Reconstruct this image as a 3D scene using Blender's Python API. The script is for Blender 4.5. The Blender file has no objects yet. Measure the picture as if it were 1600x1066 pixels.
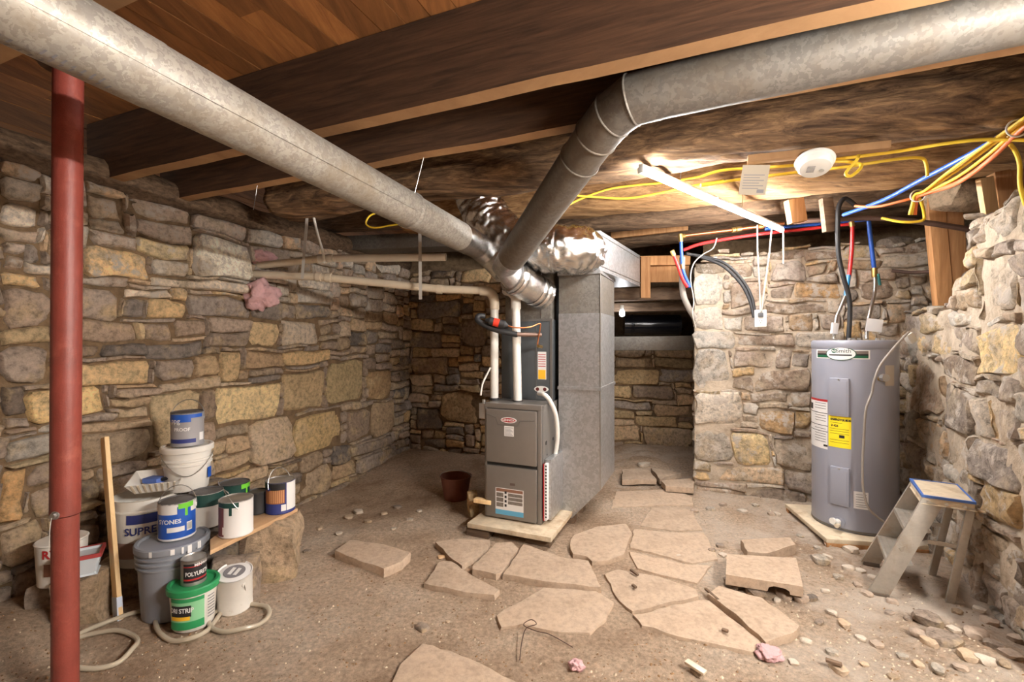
import bpy, bmesh, math, random
from mathutils import Vector, Matrix, noise as mn
random.seed(7)
R = math.radians
scene = bpy.context.scene
COL = scene.collection
# ------------------------------------------------------------------ camera, world, exposure
F = 720.0            # focal length in pixels of the 1600 px wide frame
H = 1.4              # camera height
cam_d = bpy.data.cameras.new('camera'); cam = bpy.data.objects.new('camera', cam_d); COL.objects.link(cam)
cam_d.sensor_width = 36.0; cam_d.lens = 36.0 * F / 1600.0
cam.location = (0, 0, H); cam.rotation_euler = (R(90), 0, 0)
cam_d.clip_start = 0.02
scene.camera = cam
W = bpy.data.worlds.new('world'); scene.world = W; W.use_nodes = True
W.node_tree.nodes['Background'].inputs[0].default_value = (1.0, 0.93, 0.86, 1)
W.node_tree.nodes['Background'].inputs[1].default_value = 0.30
vs = scene.view_settings
vs.view_transform = 'Standard'; vs.look = 'None'; vs.gamma = 1.0; vs.exposure = 0.46; vs.use_curve_mapping = False
TUBE_POWER = 215.0
FILL_TUBE_POWER = 1050.0

def P(px, py, Y):    # a point of the place seen at (px, py), Y metres in front of the camera
    return Vector(((px - 800) / F * Y, Y, H - (py - 533) / F * Y))
def G(px, py, z=0.0):
    Y = (H - z) * F / (py - 533.0)
    return Vector(((px - 800) / F * Y, Y, z))
A_H = R(22.5)
E1 = Vector((math.cos(A_H), -math.sin(A_H), 0)); E2 = Vector((math.sin(A_H), math.cos(A_H), 0))

def lin(c):
    return tuple((x / 12.92 if x <= 0.04045 else ((x + 0.055) / 1.055) ** 2.4) for x in c)
def rgb(r, g, b):
    return lin((r / 255, g / 255, b / 255))

# ------------------------------------------------------------------ materials
MATS = {}
def new_mat(name):
    m = bpy.data.materials.new(name); m.use_nodes = True
    nt = m.node_tree
    return m, nt, nt.nodes['Principled BSDF']
def node(nt, t, **kw):
    n = nt.nodes.new(t)
    for k, v in kw.items():
        if k in n.inputs: n.inputs[k].default_value = v
        else: setattr(n, k, v)
    return n
def ramp(nt, fac, stops):
    r = nt.nodes.new('ShaderNodeValToRGB')
    els = r.color_ramp.elements
    while len(els) < len(stops): els.new(0.5)
    for e, (p, c) in zip(els, stops):
        e.position = p; e.color = (*c, 1) if len(c) == 3 else c
    nt.links.new(fac, r.inputs[0]); return r
def mat(name, col, rough=0.6, metal=0.0, var=0.0, vscale=8.0, bump=0.0, bscale=40.0, dirt=None, dscale=3.0, dlo=0.5, dhi=0.75,
        stretch=None, spec=None, emis=None, estr=0.0, trans=0.0, alpha=1.0):
    if name in MATS: return MATS[name]
    m, nt, b = new_mat(name); L = nt.links
    b.inputs['Roughness'].default_value = rough; b.inputs['Metallic'].default_value = metal
    if spec is not None: b.inputs['Specular IOR Level'].default_value = spec
    b.inputs['Base Color'].default_value = (*col, 1)
    if trans: b.inputs['Transmission Weight'].default_value = trans
    if alpha < 1: b.inputs['Alpha'].default_value = alpha
    if emis: b.inputs['Emission Color'].default_value = (*emis, 1); b.inputs['Emission Strength'].default_value = estr
    tc = node(nt, 'ShaderNodeTexCoord'); vec = tc.outputs['Object']
    if stretch:
        mp = node(nt, 'ShaderNodeMapping'); mp.inputs['Scale'].default_value = stretch
        L.new(vec, mp.inputs[0]); vec = mp.outputs[0]
    out = None
    if var > 0:
        n = node(nt, 'ShaderNodeTexNoise', Scale=vscale, Detail=6.0, Roughness=0.65); L.new(vec, n.inputs['Vector'])
        lo = tuple(max(0, c * (1 - var)) for c in col); hi = tuple(min(1, c * (1 + var)) for c in col)
        r = ramp(nt, n.outputs['Fac'], [(0.3, lo), (0.7, hi)]); out = r.outputs[0]
        L.new(out, b.inputs['Base Color'])
    if dirt:
        n = node(nt, 'ShaderNodeTexNoise', Scale=dscale, Detail=8.0, Roughness=0.7); L.new(tc.outputs['Object'], n.inputs['Vector'])
        r = ramp(nt, n.outputs['Fac'], [(dlo, (0, 0, 0)), (dhi, (1, 1, 1))])
        mx = node(nt, 'ShaderNodeMix', data_type='RGBA')
        L.new(r.outputs[0], mx.inputs[0])
        if out: L.new(out, mx.inputs[6])
        else: mx.inputs[6].default_value = (*col, 1)
        mx.inputs[7].default_value = (*dirt, 1); L.new(mx.outputs[2], b.inputs['Base Color'])
    if bump > 0:
        n = node(nt, 'ShaderNodeTexNoise', Scale=bscale, Detail=8.0, Roughness=0.7); L.new(vec, n.inputs['Vector'])
        bp = node(nt, 'ShaderNodeBump', Strength=1.0, Distance=bump); L.new(n.outputs['Fac'], bp.inputs['Height'])
        L.new(bp.outputs[0], b.inputs['Normal'])
    MATS[name] = m; return m

def stone_mat(name, mix_col, mlo, mhi, rough=0.9, bump=0.012, white=None, con=1.0):
    m, nt, b = new_mat(name); L = nt.links
    tc = node(nt, 'ShaderNodeTexCoord'); oi = node(nt, 'ShaderNodeObjectInfo')
    n1 = node(nt, 'ShaderNodeTexNoise', Scale=5.0, Detail=8.0, Roughness=0.65); L.new(tc.outputs['Object'], n1.inputs['Vector'])
    r1 = ramp(nt, n1.outputs['Fac'], [(mlo, (0, 0, 0)), (mhi, (1, 1, 1))])
    mx = node(nt, 'ShaderNodeMix', data_type='RGBA'); L.new(r1.outputs[0], mx.inputs[0]); L.new(oi.outputs['Color'], mx.inputs[6]); mx.inputs[7].default_value = (*mix_col, 1)
    n2 = node(nt, 'ShaderNodeTexNoise', Scale=28.0, Detail=9.0, Roughness=0.75); L.new(tc.outputs['Object'], n2.inputs['Vector'])
    r2 = ramp(nt, n2.outputs['Fac'], [(0.33, (1 - 0.58 * con,) * 3), (0.5, (1.0,) * 3), (0.68, (1 + 0.35 * con,) * 3)])
    mu = node(nt, 'ShaderNodeMix', data_type='RGBA', blend_type='MULTIPLY'); mu.inputs[0].default_value = 1.0
    L.new(mx.outputs[2], mu.inputs[6]); L.new(r2.outputs[0], mu.inputs[7])
    last = mu.outputs[2]
    if white:
        n3 = node(nt, 'ShaderNodeTexNoise', Scale=9.0, Detail=10.0, Roughness=0.7); L.new(tc.outputs['Object'], n3.inputs['Vector'])
        r3 = ramp(nt, n3.outputs['Fac'], [(0.52, (0, 0, 0)), (0.60, (1, 1, 1))])
        m3 = node(nt, 'ShaderNodeMix', data_type='RGBA'); L.new(r3.outputs[0], m3.inputs[0]); L.new(last, m3.inputs[6]); m3.inputs[7].default_value = (*white, 1)
        last = m3.outputs[2]
    L.new(last, b.inputs['Base Color'])
    b.inputs['Roughness'].default_value = rough; b.inputs['Specular IOR Level'].default_value = 0.25
    n4 = node(nt, 'ShaderNodeTexNoise', Scale=18.0, Detail=12.0, Roughness=0.78); L.new(tc.outputs['Object'], n4.inputs['Vector'])
    bp = node(nt, 'ShaderNodeBump', Strength=1.0, Distance=bump * 2); L.new(n4.outputs['Fac'], bp.inputs['Height']); L.new(bp.outputs[0], b.inputs['Normal'])
    MATS[name] = m; return m

def wood_mat(name, c0, c1, scale=(2, 30, 30), rough=0.8, bump=0.003, patch=None):
    m, nt, b = new_mat(name); L = nt.links
    tc = node(nt, 'ShaderNodeTexCoord'); mp = node(nt, 'ShaderNodeMapping'); mp.inputs['Scale'].default_value = scale
    oi = node(nt, 'ShaderNodeObjectInfo')
    ad = node(nt, 'ShaderNodeVectorMath', operation='ADD'); L.new(tc.outputs['Object'], ad.inputs[0]); L.new(oi.outputs['Random'], ad.inputs[1])
    L.new(ad.outputs[0], mp.inputs[0])
    n = node(nt, 'ShaderNodeTexNoise', Scale=1.0, Detail=7.0, Roughness=0.65, Distortion=0.6); L.new(mp.outputs[0], n.inputs['Vector'])
    r = ramp(nt, n.outputs['Fac'], [(0.32, c0), (0.68, c1)])
    hv = node(nt, 'ShaderNodeHueSaturation'); L.new(r.outputs[0], hv.inputs['Color'])
    mr = node(nt, 'ShaderNodeMapRange'); mr.inputs[3].default_value = 0.7; mr.inputs[4].default_value = 1.25
    L.new(oi.outputs['Random'], mr.inputs[0]); L.new(mr.outputs[0], hv.inputs['Value'])
    last = hv.outputs[0]
    if patch:
        n2 = node(nt, 'ShaderNodeTexNoise', Scale=2.2, Detail=5.0); L.new(tc.outputs['Object'], n2.inputs['Vector'])
        r2 = ramp(nt, n2.outputs['Fac'], [(0.48, (0, 0, 0)), (0.62, (1, 1, 1))])
        mx = node(nt, 'ShaderNodeMix', data_type='RGBA'); L.new(r2.outputs[0], mx.inputs[0]); L.new(last, mx.inputs[6]); mx.inputs[7].default_value = (*patch, 1)
        last = mx.outputs[2]
    L.new(last, b.inputs['Base Color']); b.inputs['Roughness'].default_value = rough; b.inputs['Specular IOR Level'].default_value = 0.25
    bp = node(nt, 'ShaderNodeBump', Strength=1.0, Distance=bump); L.new(n.outputs['Fac'], bp.inputs['Height']); L.new(bp.outputs[0], b.inputs['Normal'])
    MATS[name] = m; return m

def galv_mat(name, c0, c1, rough, metal, scale=60.0, dirt=None, bump=0.0, bscale=20):
    m, nt, b = new_mat(name); L = nt.links
    tc = node(nt, 'ShaderNodeTexCoord')
    n0 = node(nt, 'ShaderNodeTexNoise', Scale=scale * 0.6, Detail=3.0); L.new(tc.outputs['Object'], n0.inputs['Vector'])
    ad = node(nt, 'ShaderNodeMix', data_type='RGBA', blend_type='LINEAR_LIGHT'); ad.inputs[0].default_value = 0.03
    L.new(tc.outputs['Object'], ad.inputs[6]); L.new(n0.outputs['Color'], ad.inputs[7])
    v = node(nt, 'ShaderNodeTexVoronoi', Scale=scale); L.new(ad.outputs[2], v.inputs['Vector'])
    sp = node(nt, 'ShaderNodeSeparateColor'); L.new(v.outputs['Color'], sp.inputs[0])
    r = ramp(nt, sp.outputs[0], [(0.25, c0), (0.75, c1)]); last = r.outputs[0]
    if dirt:
        n = node(nt, 'ShaderNodeTexNoise', Scale=2.5, Detail=8.0, Roughness=0.7); L.new(tc.outputs['Object'], n.inputs['Vector'])
        r2 = ramp(nt, n.outputs['Fac'], [(0.45, (0, 0, 0)), (0.7, (1, 1, 1))])
        mx = node(nt, 'ShaderNodeMix', data_type='RGBA'); L.new(r2.outputs[0], mx.inputs[0]); L.new(last, mx.inputs[6]); mx.inputs[7].default_value = (*dirt, 1); last = mx.outputs[2]
    L.new(last, b.inputs['Base Color']); b.inputs['Metallic'].default_value = metal
    b.inputs['Roughness'].default_value = rough
    if bump:
        n = node(nt, 'ShaderNodeTexNoise', Scale=bscale, Detail=4.0); L.new(tc.outputs['Object'], n.inputs['Vector'])
        bp = node(nt, 'ShaderNodeBump', Strength=1.0, Distance=bump); L.new(n.outputs['Fac'], bp.inputs['Height']); L.new(bp.outputs[0], b.inputs['Normal'])
    MATS[name] = m; return m

STONE = stone_mat('stone', rgb(206, 180, 140), 0.50, 0.70)
STONE_L = stone_mat('limed_stone', rgb(188, 170, 146), 0.48, 0.66, white=rgb(204, 193, 180))
FLAG = stone_mat('flagstone', rgb(190, 169, 148), 0.42, 0.7, bump=0.004, con=0.45)
MORTAR_D = mat('dirt_mortar', rgb(126, 104, 80), 0.95, var=0.4, vscale=14, bump=0.02, bscale=22, spec=0.1)
MORTAR_L = mat('lime_mortar', rgb(196, 180, 160), 0.95, var=0.22, vscale=9, bump=0.02, bscale=18, dirt=rgb(140, 120, 98), dscale=4, spec=0.1)
JOIST = wood_mat('joist_wood', rgb(62, 44, 32), rgb(98, 70, 50), (3, 3, 40))
JOIST_B = wood_mat('lit_or_sawn_wood', rgb(150, 112, 78), rgb(186, 146, 104), (3, 3, 3))
BOARD = wood_mat('floorboard_wood', rgb(112, 70, 36), rgb(152, 100, 54), (22, 2.5, 8))
LOG = None
PINE = wood_mat('pine', rgb(222, 184, 132), rgb(242, 212, 164), (30, 30, 2), patch=None)
STUD = wood_mat('stud_wood', rgb(160, 112, 72), rgb(200, 152, 104), (30, 30, 2))
OLDW = wood_mat('old_grey_wood', rgb(86, 70, 58), rgb(128, 106, 86), (3, 30, 30))
PLY = wood_mat('plank_wood', rgb(168, 132, 98), rgb(196, 162, 124), (8, 3, 8))
PAINTW = mat('whitewashed_board', rgb(206, 190, 164), 0.8, var=0.15, vscale=12, dirt=rgb(150, 120, 88), dscale=5, bump=0.002)
GALV = galv_mat('galvanised', rgb(148, 143, 136), rgb(172, 167, 158), 0.5, 0.35, 75, dirt=rgb(140, 126, 106))
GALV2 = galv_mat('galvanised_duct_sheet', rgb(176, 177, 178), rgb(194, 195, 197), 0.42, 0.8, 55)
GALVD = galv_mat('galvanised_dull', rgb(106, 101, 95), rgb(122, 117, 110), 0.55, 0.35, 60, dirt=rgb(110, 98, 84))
FOIL = mat('foil', rgb(206, 205, 203), 0.2, 1.0, bump=0.008, bscale=16, stretch=(1, 1, 1))
RED = mat('red_primer', rgb(136, 64, 54), 0.42, var=0.18, vscale=10, bump=0.0015, bscale=60, dirt=rgb(168, 92, 76), dscale=9, dlo=0.55)
STEEL = mat('bright_steel', rgb(190, 188, 184), 0.3, 0.9)
IRON = mat('brown_iron_pipe', rgb(84, 62, 52), 0.55, 0.3, var=0.2)
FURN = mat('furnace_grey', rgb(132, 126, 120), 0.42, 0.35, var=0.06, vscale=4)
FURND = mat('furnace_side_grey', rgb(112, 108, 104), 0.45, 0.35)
SLOT = mat('dark_slot', rgb(38, 36, 34), 0.7)
COIL = mat('coil_case_grey', rgb(88, 92, 95), 0.42, 0.3, var=0.06)
PVC = mat('white_pvc', rgb(224, 220, 212), 0.38, var=0.05)
PVCO = mat('aged_pvc', rgb(206, 192, 170), 0.45, var=0.12, dirt=rgb(160, 138, 110), dscale=6, dlo=0.6)
WHITE = mat('white_plastic', rgb(226, 224, 218), 0.45)
PAPER = mat('white_label', rgb(226, 224, 222), 0.6)
BLACK = mat('black_rubber', rgb(40, 40, 42), 0.55)
INK = mat('black_ink', rgb(34, 32, 34), 0.6)
GREYINK = mat('grey_ink', rgb(128, 126, 130), 0.6)
REDINK = mat('red_ink', rgb(176, 42, 46), 0.5)
YELLOWL = mat('yellow_label', rgb(244, 220, 36), 0.55)
ORANGEL = mat('yellow_orange_label', rgb(240, 188, 48), 0.55)
BLUEL = mat('blue_label', rgb(32, 84, 176), 0.45)
LBLUE = mat('light_blue_label', rgb(98, 170, 206), 0.5)
NAVY = mat('navy_label', rgb(46, 56, 120), 0.5)
GREENL = mat('green_label', rgb(44, 146, 88), 0.45)
PGREEN = mat('pale_green_label', rgb(136, 198, 150), 0.5)
DGREEN = mat('dark_green_paint', rgb(28, 66, 60), 0.45)
LIME = mat('lime_paint', rgb(110, 196, 60), 0.4)
COPPER = mat('copper', rgb(206, 132, 88), 0.3, 0.9)
BRASS = mat('brass', rgb(190, 156, 96), 0.32, 0.9)
PEXR = mat('red_pex', rgb(206, 44, 44), 0.35)
PEXB = mat('blue_pex', rgb(40, 92, 190), 0.35)
YEL = mat('yellow_cable', rgb(232, 196, 54), 0.5)
ORA = mat('orange_cable', rgb(226, 118, 66), 0.5)
WCORD = mat('white_cord', rgb(206, 200, 190), 0.5)
GCORD = mat('grey_cord', rgb(150, 142, 134), 0.5)
TANK = mat('tank_grey', rgb(146, 148, 160), 0.36, 0.1, var=0.03, vscale=3)
ALU = mat('aluminium', rgb(178, 172, 162), 0.45, 0.55, var=0.15, vscale=14, dirt=rgb(160, 142, 118), dscale=8)
TAPE = mat('blue_tape', rgb(70, 106, 176), 0.6)
PINK = mat('pink_insulation', rgb(244, 196, 198), 0.95, var=0.1, vscale=20, bump=0.03, bscale=30)
BUCKET = mat('grey_bucket', rgb(136, 140, 148), 0.42, var=0.06, dirt=rgb(196, 196, 196), dscale=8, dlo=0.68, dhi=0.72)
WBUCKET = mat('white_bucket', rgb(222, 218, 210), 0.45, var=0.05, dirt=rgb(176, 160, 140), dscale=7, dlo=0.6, dhi=0.8)
CANM = mat('can_metal', rgb(176, 172, 166), 0.35, 0.7, var=0.15)
LIDM = mat('dried_paint_lid', rgb(88, 86, 86), 0.5, 0.2, var=0.3, vscale=18, dirt=rgb(170, 168, 164), dscale=14, dlo=0.6)
TUBING = mat('clear_tubing', rgb(206, 194, 172), 0.3, trans=0.25)
PLASTER = mat('chalky_lime', rgb(232, 220, 204), 0.95, var=0.12, vscale=8, bump=0.03, bscale=20)
CLAY = mat('clay_pot_brown', rgb(120, 72, 56), 0.8, var=0.2)

# ------------------------------------------------------------------ mesh builder
class MB:
    def __init__(s): s.v = []; s.f = []
    def add(s, vs_, fs):
        o = len(s.v); s.v += [Vector(p) for p in vs_]; s.f += [tuple(i + o for i in f) for f in fs]; return s
    def box(s, x0, y0, z0, x1, y1, z1):
        return s.add([(x0, y0, z0), (x1, y0, z0), (x1, y1, z0), (x0, y1, z0), (x0, y0, z1), (x1, y0, z1), (x1, y1, z1), (x0, y1, z1)],
                     [(0, 3, 2, 1), (4, 5, 6, 7), (0, 1, 5, 4), (1, 2, 6, 5), (2, 3, 7, 6), (3, 0, 4, 7)])
    def beam(s, p0, p1, w, t, up=(0, 0, 1)):       # a bar from p0 to p1, w wide, t thick (t along up)
        p0 = Vector(p0); p1 = Vector(p1); d = (p1 - p0).normalized(); up = Vector(up)
        sd = d.cross(up).normalized(); u = sd.cross(d).normalized(); vs_ = []
        for p in (p0, p1):
            for a, b in ((-1, -1), (1, -1), (1, 1), (-1, 1)): vs_.append(p + sd * a * w / 2 + u * b * t / 2)
        return s.add(vs_, [(0, 3, 2, 1), (4, 5, 6, 7), (0, 1, 5, 4), (1, 2, 6, 5), (2, 3, 7, 6), (3, 0, 4, 7)])
    def tube(s, pts, r, seg=10, caps=True, closed=False):
        pts = [Vector(p) for p in pts]; n = len(pts); rr = r if isinstance(r, (list, tuple)) else [r] * n
        vs_ = []; fs = []; prev = None
        for i, p in enumerate(pts):
            d = (pts[min(i + 1, n - 1)] - pts[max(i - 1, 0)]).normalized()
            if prev is None:
                a = Vector((0, 0, 1)) if abs(d.z) < 0.9 else Vector((1, 0, 0)); nx = d.cross(a).normalized()
            else:
                nx = (prev - d * prev.dot(d)).normalized()
            prev = nx; ny = d.cross(nx)
            for k in range(seg):
                t = 2 * math.pi * k / seg; vs_.append(p + (nx * math.cos(t) + ny * math.sin(t)) * rr[i])
        for i in range(n - 1):
            for k in range(seg):
                a = i * seg + k; b = i * seg + (k + 1) % seg; fs.append((a, b, b + seg, a + seg))
        if caps: fs.append(tuple(reversed(range(seg)))); fs.append(tuple(range((n - 1) * seg, n * seg)))
        return s.add(vs_, fs)
    def lathe(s, prof, seg=28, c=(0, 0, 0)):        # prof: (r, z) from bottom to top; r = 0 closes
        c = Vector(c); vs_ = []; fs = []; idx = []
        for r, z in prof:
            if r <= 1e-6: idx.append([len(vs_)] * seg); vs_.append(c + Vector((0, 0, z)))
            else:
                idx.append(list(range(len(vs_), len(vs_) + seg)))
                for k in range(seg):
                    t = 2 * math.pi * k / seg; vs_.append(c + Vector((r * math.cos(t), r * math.sin(t), z)))
        for a, b in zip(idx, idx[1:]):
            for k in range(seg):
                q = [a[k], a[(k + 1) % seg], b[(k + 1) % seg], b[k]]; u = []
                for i in q:
                    if i not in u: u.append(i)
                if len(u) > 2: fs.append(tuple(u))
        return s.add(vs_, fs)
    def prism(s, poly, z0, z1):
        n = len(poly); vs_ = [(x, y, z0) for x, y in poly] + [(x, y, z1) for x, y in poly]
        fs = [tuple(reversed(range(n))), tuple(range(n, 2 * n))] + [(i, (i + 1) % n, (i + 1) % n + n, i + n) for i in range(n)]
        return s.add(vs_, fs)
    def arc(s, rad, a0, a1, z0, z1, seg=14, th=0.0):  # a label sheet on a cylinder of radius rad
        vs_ = []; fs = []
        for i in range(seg + 1):
            t = a0 + (a1 - a0) * i / seg
            for z in (z0, z1): vs_.append((rad * math.cos(t), rad * math.sin(t), z))
        for i in range(seg): fs.append((2 * i, 2 * i + 2, 2 * i + 3, 2 * i + 1))
        return s.add(vs_, fs)
    def move(s, M):
        s.v = [M @ v for v in s.v]; return s
def spline(pts, n=8):
    pts = [Vector(p) for p in pts]
    if len(pts) < 3: return pts
    out = []
    for i in range(len(pts) - 1):
        p0 = pts[max(i - 1, 0)]; p1 = pts[i]; p2 = pts[i + 1]; p3 = pts[min(i + 2, len(pts) - 1)]
        for k in range(n):
            t = k / n
            out.append(0.5 * ((2 * p1) + (p2 - p0) * t + (2 * p0 - 5 * p1 + 4 * p2 - p3) * t * t + (3 * p1 - p0 - 3 * p2 + p3) * t ** 3))
    out.append(pts[-1]); return out
def build(name, mb, m, parent=None, world=False, smooth=True, bevel=0.0, angle=35, origin=None):
    """links a builder as ONE mesh object; parts are given in their thing's own space, or in the room's with world=True"""
    me = bpy.data.meshes.new(name); vs_ = mb.v
    loc = Vector((0, 0, 0))
    if parent is not None and world:
        inv = root_matrix(parent).inverted(); vs_ = [inv @ v for v in vs_]
    if parent is None and origin is not False:
        if origin is None:
            n = len(vs_); loc = Vector((sum(v.x for v in vs_) / n, sum(v.y for v in vs_) / n, min(v.z for v in vs_)))
        else: loc = Vector(origin)
        vs_ = [v - loc for v in vs_]
    me.from_pydata([tuple(v) for v in vs_], [], mb.f)
    if bevel > 0:
        bm = bmesh.new(); bm.from_mesh(me)
        es = [e for e in bm.edges if len(e.link_faces) == 2 and e.calc_face_angle(0) > R(40)]
        bmesh.ops.bevel(bm, geom=es, offset=bevel, segments=2, affect='EDGES', profile=0.6, clamp_overlap=True); bm.to_mesh(me); bm.free()
    bm = bmesh.new(); bm.from_mesh(me); bmesh.ops.recalc_face_normals(bm, faces=bm.faces); bm.to_mesh(me); bm.free()
    if smooth:
        me.polygons.foreach_set('use_smooth', [True] * len(me.polygons)); me.set_sharp_from_angle(angle=R(angle))
    me.materials.append(m)
    o = bpy.data.objects.new(name, me); COL.objects.link(o); o.location = loc
    if parent is not None: o.parent = parent
    return o
def root_matrix(o):
    M = Matrix.Translation(o.location) @ o.rotation_euler.to_matrix().to_4x4()
    return (root_matrix(o.parent) @ M) if o.parent else M
def tag(o, label, cat, group=None):
    o['label'] = label; o['category'] = cat
    if group: o['group'] = group
    return o
def thing(name, label, cat, loc=(0, 0, 0), rot=(0, 0, 0), group=None):
    o = bpy.data.objects.new(name, None); COL.objects.link(o); o.empty_display_size = 0.05
    o.location = loc; o.rotation_euler = rot if isinstance(rot, (tuple, list)) else (0, 0, rot)
    return tag(o, label, cat, group)
def struct(o, label, cat):
    o['kind'] = 'structure'; o['label'] = label; o['category'] = cat
    return o
def text_mb(txt, size, align='CENTER', bold=0.0, sx=1.0):
    cu = bpy.data.curves.new('t', 'FONT'); cu.body = txt; cu.size = size; cu.align_x = align; cu.align_y = 'CENTER'; cu.offset = bold; cu.resolution_u = 3
    ob = bpy.data.objects.new('t', cu); COL.objects.link(ob)
    dg = bpy.context.evaluated_depsgraph_get(); me = bpy.data.meshes.new_from_object(ob.evaluated_get(dg))
    mb = MB(); mb.add([(v.co.x * sx, v.co.y, 0) for v in me.vertices], [tuple(p.vertices) for p in me.polygons])
    bpy.data.objects.remove(ob); bpy.data.meshes.remove(me); bpy.data.curves.remove(cu)
    return mb
def text_flat(txt, size, x, y, z, **k):       # upright text facing local -y
    mb = text_mb(txt, size, **k); mb.v = [Vector((v.x + x, y, v.y + z)) for v in mb.v]; return mb
def text_cyl(txt, size, rad, ang, z, **k):    # text wrapped on a cylinder about local z, centred at angle ang
    mb = text_mb(txt, size, **k)
    mb.v = [Vector((rad * math.cos(ang + v.x / rad), rad * math.sin(ang + v.x / rad), v.y + z)) for v in mb.v]; return mb
def n3(x, y, z=0.0): return mn.noise(Vector((x, y, z)))
# ------------------------------------------------------------------ the setting: floor
def sstep(a, b, x):
    t = max(0.0, min(1.0, (x - a) / (b - a))); return t * t * (3 - 2 * t)
def ground(x, y):
    z = 0.0
    d = math.hypot(x + 1.85, (y - 4.45) * 0.8); z -= 0.12 * (1 - sstep(0.2, 1.3, d))
    z += 0.10 * sstep(0, 1, 1 - math.hypot(x + 2.5, (y - 2.0) * 0.6) / 0.5)      # spoil against the left wall
    z += 0.05 * sstep(0.5, 0, abs(x - (2.33 + 0.527 * (y - 2.1)) + 0.2)) * sstep(3.0, 2.0, y)   # rubble toe of the right wall
    z += 0.06 * sstep(4.7, 5.6, y) * sstep(1.0, 1.5, x)
    k = 1 - 0.7 * sstep(1.5, 0.9, abs(x - 0.75)) * sstep(1.7, 2.1, y) * sstep(4.9, 4.4, y)       # trodden flat along the flagstone path
    z += 0.05 * k * max(0.0, n3(x * 9, y * 9, 21)) * sstep(0.55, 0.2, math.hypot((x - 0.28) * 0.8, y - 2.02))    # dug clods in the foreground
    z += k * 0.016 * n3(x * 1.7, y * 1.7) + k * 0.010 * n3(x * 6, y * 6, 3) + 0.006 * n3(x * 17, y * 17, 5)
    z += 0.012 * max(0, n3(x * 12, y * 12, 9)) * sstep(0.1, 0.5, n3(x * 1.3, y * 1.3, 17) + 0.25)
    return z
mb = MB(); NX, NY = 330, 400; X0, X1, Y0, Y1 = -3.9, 3.9, -2.4, 7.6
for j in range(NY + 1):
    for i in range(NX + 1):
        x = X0 + (X1 - X0) * i / NX; y = Y0 + (Y1 - Y0) * j / NY; mb.v.append(Vector((x, y, ground(x, y))))
for j in range(NY):
    for i in range(NX):
        a = j * (NX + 1) + i; mb.f.append((a, a + 1, a + NX + 2, a + NX + 1))
m, nt, b = new_mat('dirt_floor'); L = nt.links
tc = node(nt, 'ShaderNodeTexCoord')
n1 = node(nt, 'ShaderNodeTexNoise', Scale=1.1, Detail=7.0, Roughness=0.62); L.new(tc.outputs['Object'], n1.inputs['Vector'])
r1 = ramp(nt, n1.outputs['Fac'], [(0.32, rgb(166, 138, 114)), (0.50, rgb(212, 188, 164)), (0.68, rgb(232, 215, 196))])
n2 = node(nt, 'ShaderNodeTexNoise', Scale=42.0, Detail=9.0, Roughness=0.8); L.new(tc.outputs['Object'], n2.inputs['Vector'])
r2 = ramp(nt, n2.outputs['Fac'], [(0.34, (0.52, 0.50, 0.47)), (0.66, (1.25, 1.24, 1.22))])
mu = node(nt, 'ShaderNodeMix', data_type='RGBA', blend_type='MULTIPLY'); mu.inputs[0].default_value = 1.0
L.new(r1.outputs[0], mu.inputs[6]); L.new(r2.outputs[0], mu.inputs[7])
# pale lime dust spilled along the right-hand side (a mark of its own shape)
sx = node(nt, 'ShaderNodeSeparateXYZ'); L.new(tc.outputs['Object'], sx.inputs[0])
mr = node(nt, 'ShaderNodeMapRange'); mr.inputs[1].default_value = 0.3; mr.inputs[2].default_value = 2.0; mr.inputs[3].default_value = -0.06; mr.inputs[4].default_value = 0.14; L.new(sx.outputs[0], mr.inputs[0])
n5 = node(nt, 'ShaderNodeTexNoise', Scale=2.3, Detail=10.0, Roughness=0.72); L.new(tc.outputs['Object'], n5.inputs['Vector'])
ad = node(nt, 'ShaderNodeMath', operation='ADD'); L.new(n5.outputs['Fac'], ad.inputs[0]); L.new(mr.outputs[0], ad.inputs[1])
r5 = ramp(nt, ad.outputs[0], [(0.55, (0, 0, 0)), (0.74, (0.85, 0.85, 0.85))])
mw = node(nt, 'ShaderNodeMix', data_type='RGBA'); L.new(r5.outputs[0], mw.inputs[0]); L.new(mu.outputs[2], mw.inputs[6]); mw.inputs[7].default_value = (*rgb(224, 210, 194), 1)
L.new(mw.outputs[2], b.inputs['Base Color']); b.inputs['Roughness'].default_value = 0.95; b.inputs['Specular IOR Level'].default_value = 0.15
n4 = node(nt, 'ShaderNodeTexNoise', Scale=30.0, Detail=12.0, Roughness=0.8); L.new(tc.outputs['Object'], n4.inputs['Vector'])
bp = node(nt, 'ShaderNodeBump', Strength=1.0, Distance=0.03); L.new(n4.outputs['Fac'], bp.inputs['Height']); L.new(bp.outputs[0], b.inputs['Normal'])
DIRT = m
floor = struct(build('floor', mb, DIRT, origin=False, angle=180), 'uneven tan dirt floor of the basement strewn with dust', 'floor')

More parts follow.
